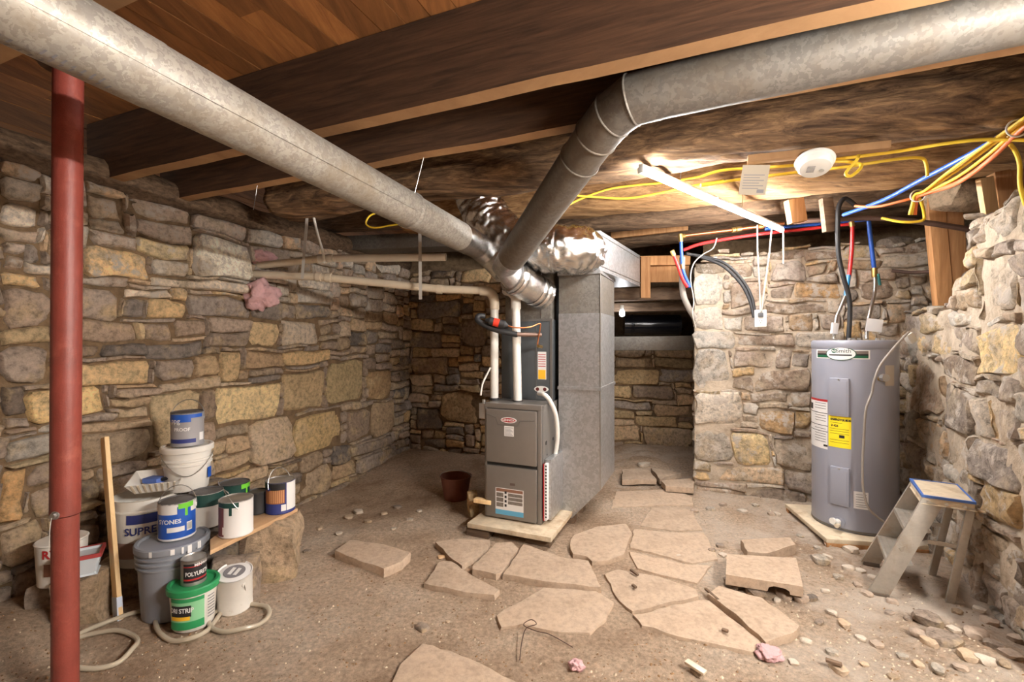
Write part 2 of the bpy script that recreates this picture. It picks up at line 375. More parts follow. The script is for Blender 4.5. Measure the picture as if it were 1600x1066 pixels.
# ------------------------------------------------------------------ rubble stone walls, every stone its own piece
TONES = {'g': (170, 152, 136), 'd': (134, 122, 112), 't': (192, 168, 140), 'y': (208, 180, 138), 'Y': (224, 196, 146), 'w': (200, 188, 172), 'W': (226, 214, 198), 'o': (204, 166, 120)}
def wall_frame(a, b):
    a = Vector((*a, 0)); b = Vector((*b, 0)); d = (b - a); Lw = d.length; d.normalize()
    n = Vector((d.y, -d.x, 0))
    if n.dot(Vector((0, 1, 0)) - a) < 0: n = -n       # towards the room
    return a, d, n, Lw
def px_on_wall(fr, px, py):
    a, d, n, Lw = fr; ray = Vector(((px - 800) / F, 1.0, 0)); t = a.dot(n) / ray.dot(n); p = ray * t
    return (p - a).dot(d), H - (py - 533) / F * t
def stone_mb(fr, u0, z0, u1, z1, rnd, prot, gap, rough, warp, back=0.07):
    a, d, n, Lw = fr; cu, cz = (u0 + u1) / 2, (z0 + z1) / 2; hu, hz = (u1 - u0) / 2 - gap, (z1 - z0) / 2 - gap
    hu = max(hu, 0.012); hz = max(hz, 0.010); ring = []; m_ = min(hu, hz)
    cor = [((1, -1)), ((1, 1)), ((-1, 1)), ((-1, -1))]; cp_ = []
    for sx_, sy_ in cor:
        cp_.append((sx_ * (hu - rnd.choice((0, 0, 1)) * rnd.uniform(0, 0.30) * min(hu, 0.12)), sy_ * (hz - rnd.uniform(-0.06, 0.20) * hz)))
    for q in range(4):
        (x0, y0), (x1, y1) = cp_[q], cp_[(q + 1) % 4]; ln = math.hypot(x1 - x0, y1 - y0); c = rnd.uniform(0.08, 0.45) * m_ / max(ln, 1e-4)
        c2 = rnd.uniform(0.08, 0.45) * m_ / max(ln, 1e-4); c, c2 = min(c, 0.3), min(c2, 0.3)
        ts = [c] + ([0.36, 0.64] if ln > 0.16 else [0.5]) + [1 - c2]
        for t in ts:
            jx, jy = rnd.uniform(-1, 1) * 0.006, rnd.uniform(-1, 1) * 0.006
            ring.append((x0 + (x1 - x0) * t + jx, y0 + (y1 - y0) * t + jy))
    N = len(ring)
    vs_ = []; fs = []; sd = rnd.uniform(0, 99); tx, ty = rnd.uniform(-0.12, 0.12), rnd.uniform(-0.15, 0.15)
    def put(x, y, nn):
        uu, zz = cu + x, cz + y
        uu += warp * n3(uu * 5, zz * 5, 1.3); zz += warp * n3(uu * 4, zz * 6, 7.7)
        vs_.append(a + d * uu + n * nn + Vector((0, 0, zz)))
    e = min(0.016, hz * 0.45)
    layers = [(1.0, -back), (1.0, prot - e * 1.1), (1 - e / max(hz, hu) * 0.9, prot - e * 0.25), (0.62, prot), (0.28, prot)]
    for li, (sc, nn) in enumerate(layers):
        for x, y in ring:
            xx, yy = x * sc, y * sc
            if li in (2,): xx, yy = x - math.copysign(min(abs(x), e * 0.6), x), y - math.copysign(min(abs(y), e * 0.6), y)
            j = 0 if li == 0 else rough * n3(xx * 14 + sd, yy * 14, sd) + (tx * xx + ty * yy) * (1 if li else 0)
            put(xx, yy, nn + j)
    put(0, 0, prot + rough * n3(sd, 0, sd))
    for l in range(len(layers) - 1):
        for k in range(N):
            p, q = l * N + k, l * N + (k + 1) % N; fs.append((p, q, q + N, p + N))
    c = len(vs_) - 1; o = (len(layers) - 1) * N
    for k in range(N): fs.append((o + k, o + (k + 1) % N, c))
    m_ = MB(); m_.v = vs_; m_.f = fs; return m_
def rubble_wall(name, label, a, b, top, feat, seed, u_rng=None, gap=0.003, prot=(0.0, 0.04), mort=(-0.020, MORTAR_D, 0.012), smat=None, tones='ggggtttydg', sizes=((0.18, 0.48), (0.07, 0.18)), z_lo=-0.22, skip=None, rough=0.016, cap=290, warp=0.035):
    rnd = random.Random(seed); fr = wall_frame(a, b); A, d, n, Lw = fr; smat = smat or STONE
    topf = top if callable(top) else (lambda u: top)
    tmax = max(topf(Lw * i / 60) for i in range(61))
    # backing of dirt or lime that fills the joints
    mb = MB(); nu = max(8, int(Lw / 0.07)); nz = 36
    def bp_(i, j, off=0.0):
        u = Lw * i / nu; zt = topf(u) - 0.03; z = z_lo + (zt - z_lo) * j / nz
        return A + d * u + n * (mort[0] + off + mort[2] * n3(u * 6, z * 8, seed) + mort[2] * 0.6 * n3(u * 17, z * 19, seed)) + Vector((0, 0, z))
    for j in range(nz + 1):
        for i in range(nu + 1): mb.v.append(bp_(i, j))
    for j in range(nz):
        for i in range(nu):
            q = j * (nu + 1) + i; mb.f.append((q, q + 1, q + nu + 2, q + nu + 1))
    o0 = len(mb.v)                                    # thickness of the wall behind: top and rear face
    for i in range(nu + 1):
        mb.v.append(bp_(i, nz, -0.30)); mb.v.append(bp_(i, 0, -0.30))
    for i in range(nu):
        t0 = nz * (nu + 1) + i
        mb.f.append((t0, t0 + 1, o0 + 2 * i + 2, o0 + 2 * i)); mb.f.append((o0 + 2 * i, o0 + 2 * i + 2, o0 + 2 * i + 3, o0 + 2 * i + 1))
    wall = build(name, mb, mort[1], origin=False, angle=180); struct(wall, label, 'wall')
    C = 0.03; u_rng = u_rng or (0, Lw); i0, i1 = int(u_rng[0] / C), int(u_rng[1] / C); rows = int((tmax - z_lo) / C) + 1
    occ = [[False] * (i1 - i0) for _ in range(rows)]; stones = []
    for j in range(rows):
        for i in range(i1 - i0):
            if z_lo + (j + 0.5) * C > topf((i + i0 + 0.5) * C): occ[j][i] = True
            if skip and skip((i + i0 + 0.5) * C, z_lo + (j + 0.5) * C): occ[j][i] = True
    for (x0, y0, x1, y1, tone) in feat:
        um, zc = px_on_wall(fr, (x0 + x1) / 2, y0); _, zb = px_on_wall(fr, (x0 + x1) / 2, y1)
        ua, _ = px_on_wall(fr, x0, y0); ub, _ = px_on_wall(fr, x1, y0)
        if ua > ub: ua, ub = ub, ua
        ja, jb = round((zb - z_lo) / C), round((zc - z_lo) / C); ia, ib = round(ua / C) - i0, round(ub / C) - i0
        ja, ia = max(ja, 0), max(ia, 0); ib = min(ib, i1 - i0); jb = min(jb, rows)
        # shrink to the free cells so that traced stones never overlap
        cells = [(j, i) for j in range(ja, jb) for i in range(ia, ib) if not occ[j][i]]
        while ib - ia > 1 and jb - ja > 1:
            bad = [(sum(occ[j][ia] for j in range(ja, jb)), 0), (sum(occ[j][ib - 1] for j in range(ja, jb)), 1), (sum(occ[ja][i] for i in range(ia, ib)), 2), (sum(occ[jb - 1][i] for i in range(ia, ib)), 3)]
            if not any(occ[j][i] for j in range(ja, jb) for i in range(ia, ib)): break
            w = max(bad)[1]
            if w == 0: ia += 1
            elif w == 1: ib -= 1
            elif w == 2: ja += 1
            else: jb -= 1
        if ib - ia < 2 or jb - ja < 1 or any(occ[j][i] for j in range(ja, jb) for i in range(ia, ib)): continue
        for j in range(ja, jb):
            for i in range(ia, ib): occ[j][i] = True
        stones.append(((i0 + ia) * C, z_lo + ja * C, (i0 + ib) * C, z_lo + jb * C, tone, True))
    for j in range(rows):
        i = 0
        while i < i1 - i0:
            if occ[j][i]: i += 1; continue
            w = int(rnd.uniform(*sizes[0]) / C); h = max(1, int(rnd.uniform(*sizes[1]) / C)); ib = i
            while ib < i1 - i0 and not occ[j][ib] and ib - i < w: ib += 1
            rest = 0
            while ib + rest < i1 - i0 and not occ[j][ib + rest] and rest < 3: rest += 1
            if rest < 3: ib += rest
            jb = j
            while jb < rows and jb - j < h and not any(occ[jb][k] for k in range(i, ib)): jb += 1
            free = 0
            while jb + free < rows and free < 2 and not any(occ[jb + free][k] for k in range(i, ib)): free += 1
            if free < 2: jb += free
            for jj in range(j, jb):
                for k in range(i, ib): occ[jj][k] = True
            tn = rnd.choice('wwwgtwg') if name == 'wall_left' and z_lo + j * C > 1.75 else rnd.choice(tones)
            stones.append(((i0 + i) * C, z_lo + j * C, (i0 + ib) * C, z_lo + jb * C, tn, False)); i = ib
    def shown(s_):
        p = A + d * (s_[0] + s_[2]) / 2; zc = (s_[1] + s_[3]) / 2
        if p.y < 0.4 or abs(p.x / p.y) > 1.14 or zc < -0.12: return 0
        return (s_[2] - s_[0]) * (s_[3] - s_[1]) / p.y ** 2
    stones.sort(key=shown, reverse=True); rest = MB()
    for k, (ua, za, ub, zb, tone, ft) in enumerate(stones):
        pr = rnd.uniform(*prot) * (0.7 if ft else 1.0) + (0.05 if tone == 'W' else 0)
        m_ = stone_mb(fr, ua, za, ub, zb, rnd, pr, gap * rnd.uniform(0.7, 1.5), rough, warp)
        if k < cap:
            o = build('stone', m_, STONE_L if name == 'wall_left' and za > 1.62 else smat, wall, world=True, angle=48)
            c = TONES[tone]; f = rnd.uniform(0.86, 1.12) * (1.14 if name == 'wall_left' and za > 1.62 else 1.0); h = rnd.uniform(-6, 6); o.color = (*rgb(min(255, c[0] * f + h), min(255, c[1] * f), min(255, c[2] * f - h)), 1)
        else: rest.add(m_.v, m_.f)
    if rest.v:
        o = build('stone_fill', rest, smat, wall, world=True, angle=48); o['kind'] = 'stuff'; o['label'] = 'further rubble stones of the wall'; o.color = (*rgb(*TONES['g']), 1)
    return wall, fr

LEFT_F = [(0,352,58,381,'g'),(36,382,76,410,'d'),(3,400,36,430,'g'),(0,430,75,455,'y'),(0,457,78,512,'g'),(0,513,78,546,'y'),(0,546,80,606,'g'),(2,608,38,645,'d'),(38,603,163,656,'Y'),
 (0,662,46,676,'g'),(48,662,110,676,'w'),(0,677,126,712,'w'),(0,728,42,810,'o'),(0,812,58,890,'t'),(17,892,74,938,'g'),(42,714,125,758,'g'),(44,760,120,800,'g'),(44,801,110,812,'g'),
 (131,388,236,432,'y'),(215,372,290,399,'Y'),(240,401,290,428,'w'),(302,372,388,436,'W'),(232,437,388,453,'w'),(100,420,195,448,'g'),(190,454,268,466,'w'),(110,450,200,500,'g'),(200,467,232,500,'d'),
 (233,467,290,502,'y'),(290,463,388,498,'g'),(85,502,210,533,'g'),(212,501,230,532,'y'),(231,503,272,533,'g'),(273,500,320,526,'g'),(321,499,390,521,'g'),(165,535,225,552,'d'),(100,535,160,554,'g'),
 (227,530,320,562,'g'),(321,522,390,548,'g'),(85,556,238,600,'y'),(243,563,306,592,'g'),(177,602,250,618,'g'),(254,593,345,610,'t'),(346,550,376,596,'y'),(170,620,236,638,'t'),(237,612,309,692,'y'),
 (310,612,333,660,'g'),(334,600,438,660,'Y'),(126,660,236,676,'t'),(100,678,236,728,'t'),(441,576,506,643,'y'),(508,566,566,630,'Y'),(447,548,512,574,'y'),(380,548,446,580,'t'),(440,500,500,540,'w'),
 (391,648,456,724,'t'),(457,646,532,706,'Y'),(541,638,580,685,'g'),(581,628,616,680,'t'),(572,578,610,626,'o'),(334,662,390,680,'t'),(312,682,352,712,'t'),(354,682,389,708,'t'),(551,687,614,705,'g'),
 (557,706,620,732,'g'),(518,718,556,750,'t'),(470,730,518,776,'t'),(420,726,468,742,'t'),(330,714,388,736,'t'),(336,738,420,760,'t'),(392,470,440,498,'g'),(392,500,438,545,'y'),(130,340,200,362,'w'),(130,364,212,386,'g'),
 (205,320,300,345,'g'),(300,335,385,365,'g'),(388,345,440,385,'w'),(440,352,470,395,'t')]
def left_top(u): return 2.33 + 0.03 * n3(u * 3, 2)
LW_A, LW_B = (-3.17, 0.88), (-1.33, 6.04)
wall_left, FR_L = rubble_wall('wall_left', 'long rubble stone wall on the left with dark dirt joints', LW_A, LW_B, left_top, LEFT_F, 3, tones='ggggttytgd')
# the same wall goes on beside and behind the camera
mbx = MB(); a_, d_, n_, _ = FR_L
for j in range(25):
    for i in range(41):
        u = -3.6 * (1 - i / 40) + 0.01; z = -0.2 + 2.53 * j / 24
        mbx.v.append(a_ + d_ * u + n_ * (0.02 + 0.035 * n3(u * 4, z * 8, 3) + 0.02 * n3(u * 11, z * 15, 3)) + Vector((0, 0, z)))
for j in range(24):
    for i in range(40): q = j * 41 + i; mbx.f.append((q, q + 1, q + 42, q + 41))
o = build('stone_face', mbx, STONE, wall_left, world=True, angle=180); o.color = (*rgb(*TONES['g']), 1)

BK_A, BK_B = (-1.33, 6.04), (0.50, 5.31)
BACK_F = [(640,520,690,545,'g'),(600,500,640,530,'o'),(690,610,752,660,'o'),(645,560,700,585,'g'),(655,470,720,495,'g'),(720,500,760,540,'d'),(650,640,690,670,'d')]
wall_back, FR_B = rubble_wall('wall_back', 'shadowed stone wall behind the furnace', BK_A, BK_B, 2.30, BACK_F, 11, tones='ggttyod', sizes=((0.16, 0.42), (0.08, 0.17)))
AL_A, AL_B = (0.95, 6.15), (2.6, 5.75)
ALC_F = [(962,560,1016,576,'t'),(1022,560,1084,576,'y'),(955,578,1028,600,'y'),(1030,578,1084,598,'g'),(955,601,986,623,'y'),(988,601,1050,625,'g'),(955,626,1022,640,'g'),(1024,632,1084,650,'t'),(992,642,1058,668,'y'),(955,642,990,656,'y'),(955,658,1000,690,'t'),(1002,670,1084,698,'t')]
wall_alcove, FR_A = rubble_wall('wall_alcove', 'low tan stone wall at the back of the alcove beside the duct', AL_A, AL_B, 1.34, ALC_F, 5, tones='gttyt', sizes=((0.2, 0.5), (0.08, 0.16)))
PI_A, PI_B = (1.72, 4.34), (3.62, 3.58)
PIER_F = [(1086,402,1138,428,'t'),(1086,429,1128,476,'w'),(1140,412,1172,436,'g'),(1140,438,1192,480,'g'),(1205,406,1258,443,'g'),(1259,411,1298,432,'g'),(1258,390,1320,409,'g'),(1196,446,1238,470,'g'),(1240,434,1312,466,'o'),
 (1200,472,1292,489,'g'),(1165,490,1230,518,'g'),(1232,490,1274,517,'t'),(1276,490,1312,516,'g'),(1086,480,1128,518,'w'),(1130,490,1163,518,'w'),(1086,548,1142,611,'w'),(1146,548,1210,575,'g'),(1180,578,1266,611,'g'),
 (1236,549,1266,574,'g'),(1172,613,1234,626,'g'),(1236,613,1266,637,'g'),(1086,614,1158,668,'w'),(1186,640,1239,677,'o'),(1241,640,1266,675,'y'),(1148,678,1207,728,'Y'),(1209,680,1270,735,'w'),(1088,670,1146,722,'w'),
 (1115,731,1221,757,'t'),(1223,738,1270,770,'g'),(1088,760,1168,784,'g'),(1170,760,1262,792,'g'),(1086,520,1150,546,'w'),(1152,520,1240,546,'g'),(1340,440,1400,470,'g'),(1330,475,1380,500,'g'),(1385,475,1420,505,'t')]
def pier_top(u): return 2.22 + 0.06 * n3(u * 3, 4) - 0.10 * sstep(0.25, 0.0, u)
wall_pier, FR_P = rubble_wall('wall_pier', 'pale lime-smeared stone wall behind the water heater', PI_A, PI_B, pier_top, PIER_F, 8, tones='ggwtgwy', mort=(-0.010, MORTAR_L, 0.016), smat=STONE_L, gap=0.002, prot=(0.004, 0.026), sizes=((0.16, 0.42), (0.08, 0.17)), warp=0.04)
# the end of that wall that turns into the alcove
ea = Vector((*PI_A, 0)); ed = Vector((0.395, 0.92, 0)).normalized()
wall_pier_end, _ = rubble_wall('wall_pier_end', 'narrow end of the pale stone wall turning into the alcove', (ea.x + ed.x * 1.6, ea.y + ed.y * 1.6), (ea.x + 0.01, ea.y + 0.03), 2.12, [], 21, tones='ggwtg', mort=(0.0, MORTAR_L, 0.012), smat=STONE_L, gap=0.005, prot=(0.0, 0.012), sizes=((0.2, 0.45), (0.08, 0.18)))
RT_A, RT_B = (3.22, 3.77), (2.02, 1.50)
RIGHT_F = [(1538,400,1596,494,'w'),(1535,510,1600,594,'Y'),(1414,482,1448,518,'g'),(1449,484,1489,520,'y'),(1490,482,1534,509,'w'),(1500,452,1536,480,'t'),(1458,522,1488,556,'y'),(1489,512,1533,548,'g'),(1536,597,1572,626,'d'),
 (1436,560,1474,650,'g'),(1476,552,1530,598,'g'),(1478,600,1526,680,'g'),(1556,630,1600,690,'g'),(1545,322,1600,384,'w'),(1530,692,1600,760,'g'),(1440,655,1476,700,'t'),(1480,684,1526,730,'t'),(1540,765,1600,820,'y'),(1500,740,1538,800,'g'),(1545,830,1600,900,'t'),(1505,810,1540,870,'g')]
def right_top(u):
    Yp = 3.77 - u * 0.884
    z = 1.63 if Yp > 2.86 else (1.80 if Yp > 2.62 else (2.10 if Yp > 1.9 else 2.25))
    return z + 0.03 * n3(u * 5, 1)
wall_right, FR_R = rubble_wall('wall_right', 'rough limed stone wall on the right, stepped down towards the corner', RT_A, RT_B, right_top, RIGHT_F, 14, tones='ggwtwyg', mort=(0.004, MORTAR_L, 0.024), smat=STONE_L, gap=0.003, prot=(0.008, 0.045), sizes=((0.18, 0.42), (0.10, 0.22)), warp=0.05, rough=0.03)
mbx = MB()
for j in range(25):
    for i in range(37):
        q = Vector((2.02, 1.52, 0)).lerp(Vector((2.35, -2.4, 0)), i / 36); z = -0.2 + 2.45 * j / 24
        mbx.v.append(Vector((q.x - (0.02 + 0.035 * n3(q.y * 4, z * 8, 3) + 0.02 * n3(q.y * 11, z * 15, 3)), q.y, z)))
for j in range(24):
    for i in range(36): q = j * 37 + i; mbx.f.append((q, q + 1, q + 38, q + 37))
o = build('stone_face', mbx, STONE_L, wall_right, world=True, angle=180); o.color = (*rgb(*TONES['w']), 1)
# far dark earth behind the openings above the walls, and the wall behind the camera
def earth(name, label, pts, z0, z1):
    mb = MB(); 
    for k in range(len(pts) - 1):
        a, b = Vector((*pts[k], 0)), Vector((*pts[k + 1], 0)); n = 24; o = len(mb.v)
        for j in range(11):
            for i in range(n + 1):
                p = a.lerp(b, i / n); z = z0 + (z1 - z0) * j / 10; w = 0.05 * n3(p.x * 3, p.y * 3 + z * 3)
                mb.v.append(Vector((p.x + w, p.y + w, z)))
        for j in range(10):
            for i in range(n): q = o + j * (n + 1) + i; mb.f.append((q, q + 1, q + n + 2, q + n + 1))
    return struct(build(name, mb, MORTAR_D, origin=False, angle=180), label, 'wall')
earth('wall_crawlspace', 'dark earth bank closing the crawlspace behind the alcove and heater', [(-1.7, 6.4), (-0.9, 6.75), (0.9, 6.9), (3.4, 6.6), (4.0, 4.6), (3.9, 3.2), (3.3, 1.9)], -0.25, 2.8)
earth('wall_bank', 'rubble and earth bank above and behind the pale stone wall', [(1.98, 4.80), (3.90, 4.02)], 1.7, 2.8)
earth('wall_front', 'stone wall at the end of the basement behind the viewpoint', [(-4.4, -2.3), (2.5, -2.35)], -0.2, 2.8)

# ------------------------------------------------------------------ ceiling boards, joists, hewn logs
ZJ, ZC = 2.40, 2.77
mb = MB(); mb.add([(-5, -3, ZC + 0.035), (5, -3, ZC + 0.035), (5, 8, ZC + 0.035), (-5, 8, ZC + 0.035), (-5, -3, ZC + 0.06), (5, -3, ZC + 0.06), (5, 8, ZC + 0.06), (-5, 8, ZC + 0.06)],
   [(0, 1, 2, 3), (7, 6, 5, 4), (0, 4, 5, 1), (1, 5, 6, 2), (2, 6, 7, 3), (3, 7, 4, 0)])
ceiling = struct(build('ceiling', mb, OLDW, origin=False), 'wooden board ceiling above the joists', 'ceiling')
bw = 0.125; rndc = random.Random(5)
def pt(e1, e2, z): return E1 * e1 + E2 * e2 + Vector((0, 0, z))
for k in range(-44, 36):
    x = k * bw; cuts = [-2.6, rndc.uniform(-0.6, 1.9), rndc.uniform(2.8, 5.0), 7.4]
    for a, b in zip(cuts, cuts[1:]):
        c = pt(x, (a + b) / 2, ZC)
        if abs(c.x) > 5.0: continue
        mb = MB(); mb.box(-bw / 2 + 0.0018, a, 0, bw / 2 - 0.0018, b, 0.03)
        zoff = rndc.uniform(0, 0.004); Mx = Matrix.Translation(pt(x, 0, ZC + zoff)) @ Matrix.Rotation(-A_H, 4, 'Z'); mb.move(Mx)
        build('board', mb, BOARD, ceiling, world=True, smooth=False)
def joist(e2, label, zb=ZJ, th=0.07, s0=-3.6, s1=4.2, wav=0.006):
    """rough sawn joist across the room, its front face e2 metres along the room's depth axis"""
    mb = MB(); n = 46
    for i in range(n + 1):
        s = s0 + (s1 - s0) * i / n; w = wav * n3(s * 2.5, e2 * 3) + 0.5 * wav * n3(s * 9, e2)
        for (dy, z) in ((0, ZC - 0.001), (0.003 * n3(s * 4, e2), zb + w + 0.004), (th, zb + w), (th, ZC - 0.001)): mb.v.append(pt(s, e2 + dy, z))
    for i in range(n):
        for k in range(4): q = i * 4; mb.f.append((q + k, q + (k + 1) % 4, q + 4 + (k + 1) % 4, q + 4 + k))
    mb.f += [(0, 1, 2, 3), (n * 4 + 3, n * 4 + 2, n * 4 + 1, n * 4)]
    o = build('ceiling_joist', mb, JOIST, origin=pt(s0, e2, zb), angle=30)
    o.data.materials.append(JOIST_B)
    for p in o.data.polygons:
        if p.normal.z < -0.7: p.material_index = 1  # paler underside paints in the light caught by the joist bottoms
    return struct(o, label, 'joist')
J1 = 1.80 * math.cos(A_H); J2 = 2.26 * math.cos(A_H)
joist(J1, 'front dark rough-sawn ceiling joist, nearest across the top of the view', th=0.075)
joist(J2, 'second dark ceiling joist, between the front joist and the bark log')
joist(0.76, 'dark ceiling joist at the extreme upper left corner above the long round duct')
joist(0.02, 'dark ceiling joist overhead above the viewpoint')
def log_mat(name, c0, c1, c2):
    m, nt, b = new_mat(name); L = nt.links; tc = node(nt, 'ShaderNodeTexCoord'); mp = node(nt, 'ShaderNodeMapping')
    mp.inputs['Rotation'].default_value = (0, 0, A_H); mp.inputs['Scale'].default_value = (0.9, 6.0, 13.0); L.new(tc.outputs['Object'], mp.inputs[0])
    n = node(nt, 'ShaderNodeTexNoise', Scale=3.0, Detail=9.0, Roughness=0.7, Distortion=0.45); L.new(mp.outputs[0], n.inputs['Vector'])
    r = ramp(nt, n.outputs['Fac'], [(0.34, c0), (0.52, c1), (0.68, c2)]); L.new(r.outputs[0], b.inputs['Base Color'])
    b.inputs['Roughness'].default_value = 0.9; b.inputs['Specular IOR Level'].default_value = 0.2
    bp = node(nt, 'ShaderNodeBump', Strength=1.0, Distance=0.03); L.new(n.outputs['Fac'], bp.inputs['Height']); L.new(bp.outputs[0], b.inputs['Normal']); return m
BARK = log_mat('bark_log', rgb(64, 48, 38), rgb(124, 98, 74), rgb(176, 140, 102))
HEWN = log_mat('hewn_log', rgb(104, 78, 54), rgb(160, 122, 82), rgb(196, 158, 112))
HEWND = log_mat('old_dark_beam', rgb(72, 56, 44), rgb(112, 90, 70), rgb(140, 114, 90))
def log(name, label, e2, zc, ry, rz, m, s0=-3.0, s1=3.9, seed=0, flat=0.75, nz_=0.03, tilt=0.0):
    mb = MB(); n, seg = 170, 40
    for i in range(n + 1):
        s = s0 + (s1 - s0) * i / n; oy = 0.05 * n3(s * 0.7, seed); oz = 0.03 * n3(s * 0.8, seed + 4) + tilt * s
        for k in range(seg):
            t = 2 * math.pi * k / seg; c, s_ = math.cos(t), math.sin(t)
            q = (abs(c) ** 3 + abs(s_) ** 3) ** (-1 / 3)
            rr = q * (1 + 0.9 * nz_ / 0.15 * n3(s * 1.6, c * 1.3 + seed, s_ * 1.3)) + 0.5 * nz_ / 0.15 * n3(s * 4, c * 4 + seed, s_ * 4) + 0.35 * nz_ / 0.15 * n3(s * 9, c * 9 + seed, s_ * 9)
            mb.v.append(pt(s, e2 + oy + ry * c * rr, zc + oz + rz * s_ * rr))
    for i in range(n):
        for k in range(seg): a = i * seg + k; b_ = i * seg + (k + 1) % seg; mb.f.append((a, b_, b_ + seg, a + seg))
    mb.f.append(tuple(range(seg))); mb.f.append(tuple(range(n * seg, n * seg + seg)))
    return struct(build(name, mb, m, origin=pt(s0, e2, zc), angle=180), label, 'beam')
LA = 2.86 * math.cos(A_H); LB = 4.05 * math.cos(A_H)
log('log_beam', 'thick bark-covered log beam across the ceiling behind the joists', LA, 2.50, 0.20, 0.15, BARK, seed=1)
log('log_beam', 'hewn pale log beam above the shop light and furnace', LB, 2.585, 0.26, 0.145, HEWN, seed=6, nz_=0.022, s0=-2.6)
log('log_beam', 'old dark beam above the return duct, behind the hewn log', LB + 0.62, 2.60, 0.15, 0.16, HEWND, seed=9, nz_=0.015, s0=-2.2)
log('log_beam', 'farthest dark beam over the crawlspace', LB + 1.35, 2.58, 0.16, 0.16, HEWND, seed=13, nz_=0.015, s0=-2.0, s1=3.2)
# the sill log lying on the left wall
mb = MB(); rnds = random.Random(4)
pts = [FR_L[0] + FR_L[1] * u + FR_L[2] * (-0.10 + 0.02 * n3(u * 2, 3)) + Vector((0, 0, 2.42)) for u in [-3.4 + 0.1 * i for i in range(90)]]
mb.tube(pts, [0.115 + 0.03 * n3(i * 0.31, 2) for i in range(90)], 12)
struct(build('sill_log', mb, HEWND, origin=False, angle=180), 'old sill log bedded on top of the left stone wall', 'beam')
# ------------------------------------------------------------------ the LED shop light (the room's lamp)
T0, T1 = P(1001, 266, 2.42), P(1222, 360, 3.75); tm = T0.lerp(T1, 0.42)
TUBE_M = mat('led_tube', (1, 1, 1), 0.4, emis=(1.0, 0.975, 0.95), estr=TUBE_POWER)
lamp = thing('led_or_fill_light', 'bright linked LED tube light slung under the log beams', 'light', T0)
for a, b in ((T0, tm - (T1 - T0).normalized() * 0.012), (tm + (T1 - T0).normalized() * 0.012, T1)):
    mb = MB(); mb.tube([a, b], 0.015, 12); build('led_tube', mb, TUBE_M, lamp, world=True)
    mb = MB(); mb.beam(a + Vector((0, 0, 0.024)), b + Vector((0, 0, 0.024)), 0.026, 0.018); build('housing', mb, WHITE, lamp, world=True, bevel=0.003)
for p in (T0, tm, T1):
    mb = MB(); d = (T1 - T0).normalized(); mb.beam(p - d * 0.006, p + d * 0.006, 0.031, 0.031); build('end_cap', mb, WHITE, lamp, world=True, bevel=0.003)
for t in (0.2, 0.62):
    p = T0.lerp(T1, t); mb = MB(); mb.tube([p + Vector((0, 0, 0.03)), p + Vector((0.01, 0, 0.16))], 0.003, 6); build('hanging_wire', mb, STEEL, lamp, world=True)
mb = MB(); p = P(1224, 362, 3.75); mb.tube([p, p + Vector((0, 0, -0.26))], 0.006, 6); build('pull_cord', mb, WCORD, lamp, world=True)
# added fill tube behind the viewpoint, brightens the left wall and foreground
S0, S1 = Vector((1.64, -0.20, 2.05)), Vector((1.84, 0.88, 2.05))
fill_lamp = thing('led_or_fill_light', 'added fill light tube near the right wall behind the viewpoint', 'light', S0)
mb = MB(); mb.tube([S0, S1], 0.015, 12); build('led_tube', mb, mat('fill_tube_glow', (1, 1, 1), 0.4, emis=(1.0, 0.945, 0.88), estr=FILL_TUBE_POWER), fill_lamp, world=True)
mb = MB(); mb.beam(S0 + Vector((0, 0, 0.024)), S1 + Vector((0, 0, 0.024)), 0.026, 0.018); build('housing', mb, WHITE, fill_lamp, world=True, bevel=0.003)
for p in (S0, S1):
    mb = MB(); d = (S1 - S0).normalized(); mb.beam(p - d * 0.012, p + d * 0.012, 0.036, 0.05); build('end_cap', mb, WHITE, fill_lamp, world=True, bevel=0.003)
    mb = MB(); mb.tube([p + Vector((0, 0, 0.03)), p + Vector((0, 0, 0.72))], 0.003, 6); build('hanging_wire', mb, STEEL, fill_lamp, world=True)
# small bulb in the crawlspace
bp_ = P(972, 488, 5.2)
bulb = thing('crawlspace_bulb', 'small lit bulb in the crawlspace beside the return duct', 'light', bp_)
mb = MB(); mb.lathe([(0, -0.05), (0.02, -0.045), (0.032, -0.02), (0.026, 0.01), (0.014, 0.03), (0.014, 0.035)], 14); build('glass_bulb', mb, mat('bulb_glow', (1, 1, 1), emis=(0.95, 0.97, 1.0), estr=45), bulb)
mb = MB(); mb.lathe([(0.018, 0.03), (0.022, 0.04), (0.022, 0.08), (0, 0.08)], 14); build('socket', mb, WHITE, bulb)

# ------------------------------------------------------------------ red steel post
pp = Vector((-698 / F * 1.80, 1.80, 0))
post = thing('steel_post', 'red-brown painted steel jack post standing in the left foreground', 'post', pp)
mb = MB(); mb.tube([(0, 0, -0.15), (0, 0, 0.72)], 0.0415, 32); build('lower_tube', mb, RED, post)
mb = MB(); mb.tube([(0, 0, 0.725), (0.012, 0, 2.46)], 0.046, 32); build('upper_tube', mb, RED, post)
mb = MB(); mb.tube([(0.004, 0, 2.46), (0.004, 0, 2.475)], 0.08, 24); mb.box(-0.08, -0.11, 2.475, 0.09, 0.12, 2.77); build('head_block', mb, JOIST, post)
mb = MB(); mb.tube([(0.004, -0.044, 0.735), (0.004, -0.057, 0.735)], 0.0115, 6); mb.tube([(0.004, -0.040, 0.735), (0.004, -0.047, 0.735)], 0.016, 16); build('bolt', mb, STEEL, post)
mb = MB(); mb.tube(spline([(0.004, -0.058, 0.73), (0.002, -0.062, 0.69), (-0.004, -0.058, 0.65), (-0.012, -0.052, 0.60)]), 0.0012, 5); build('string', mb, WCORD, post)

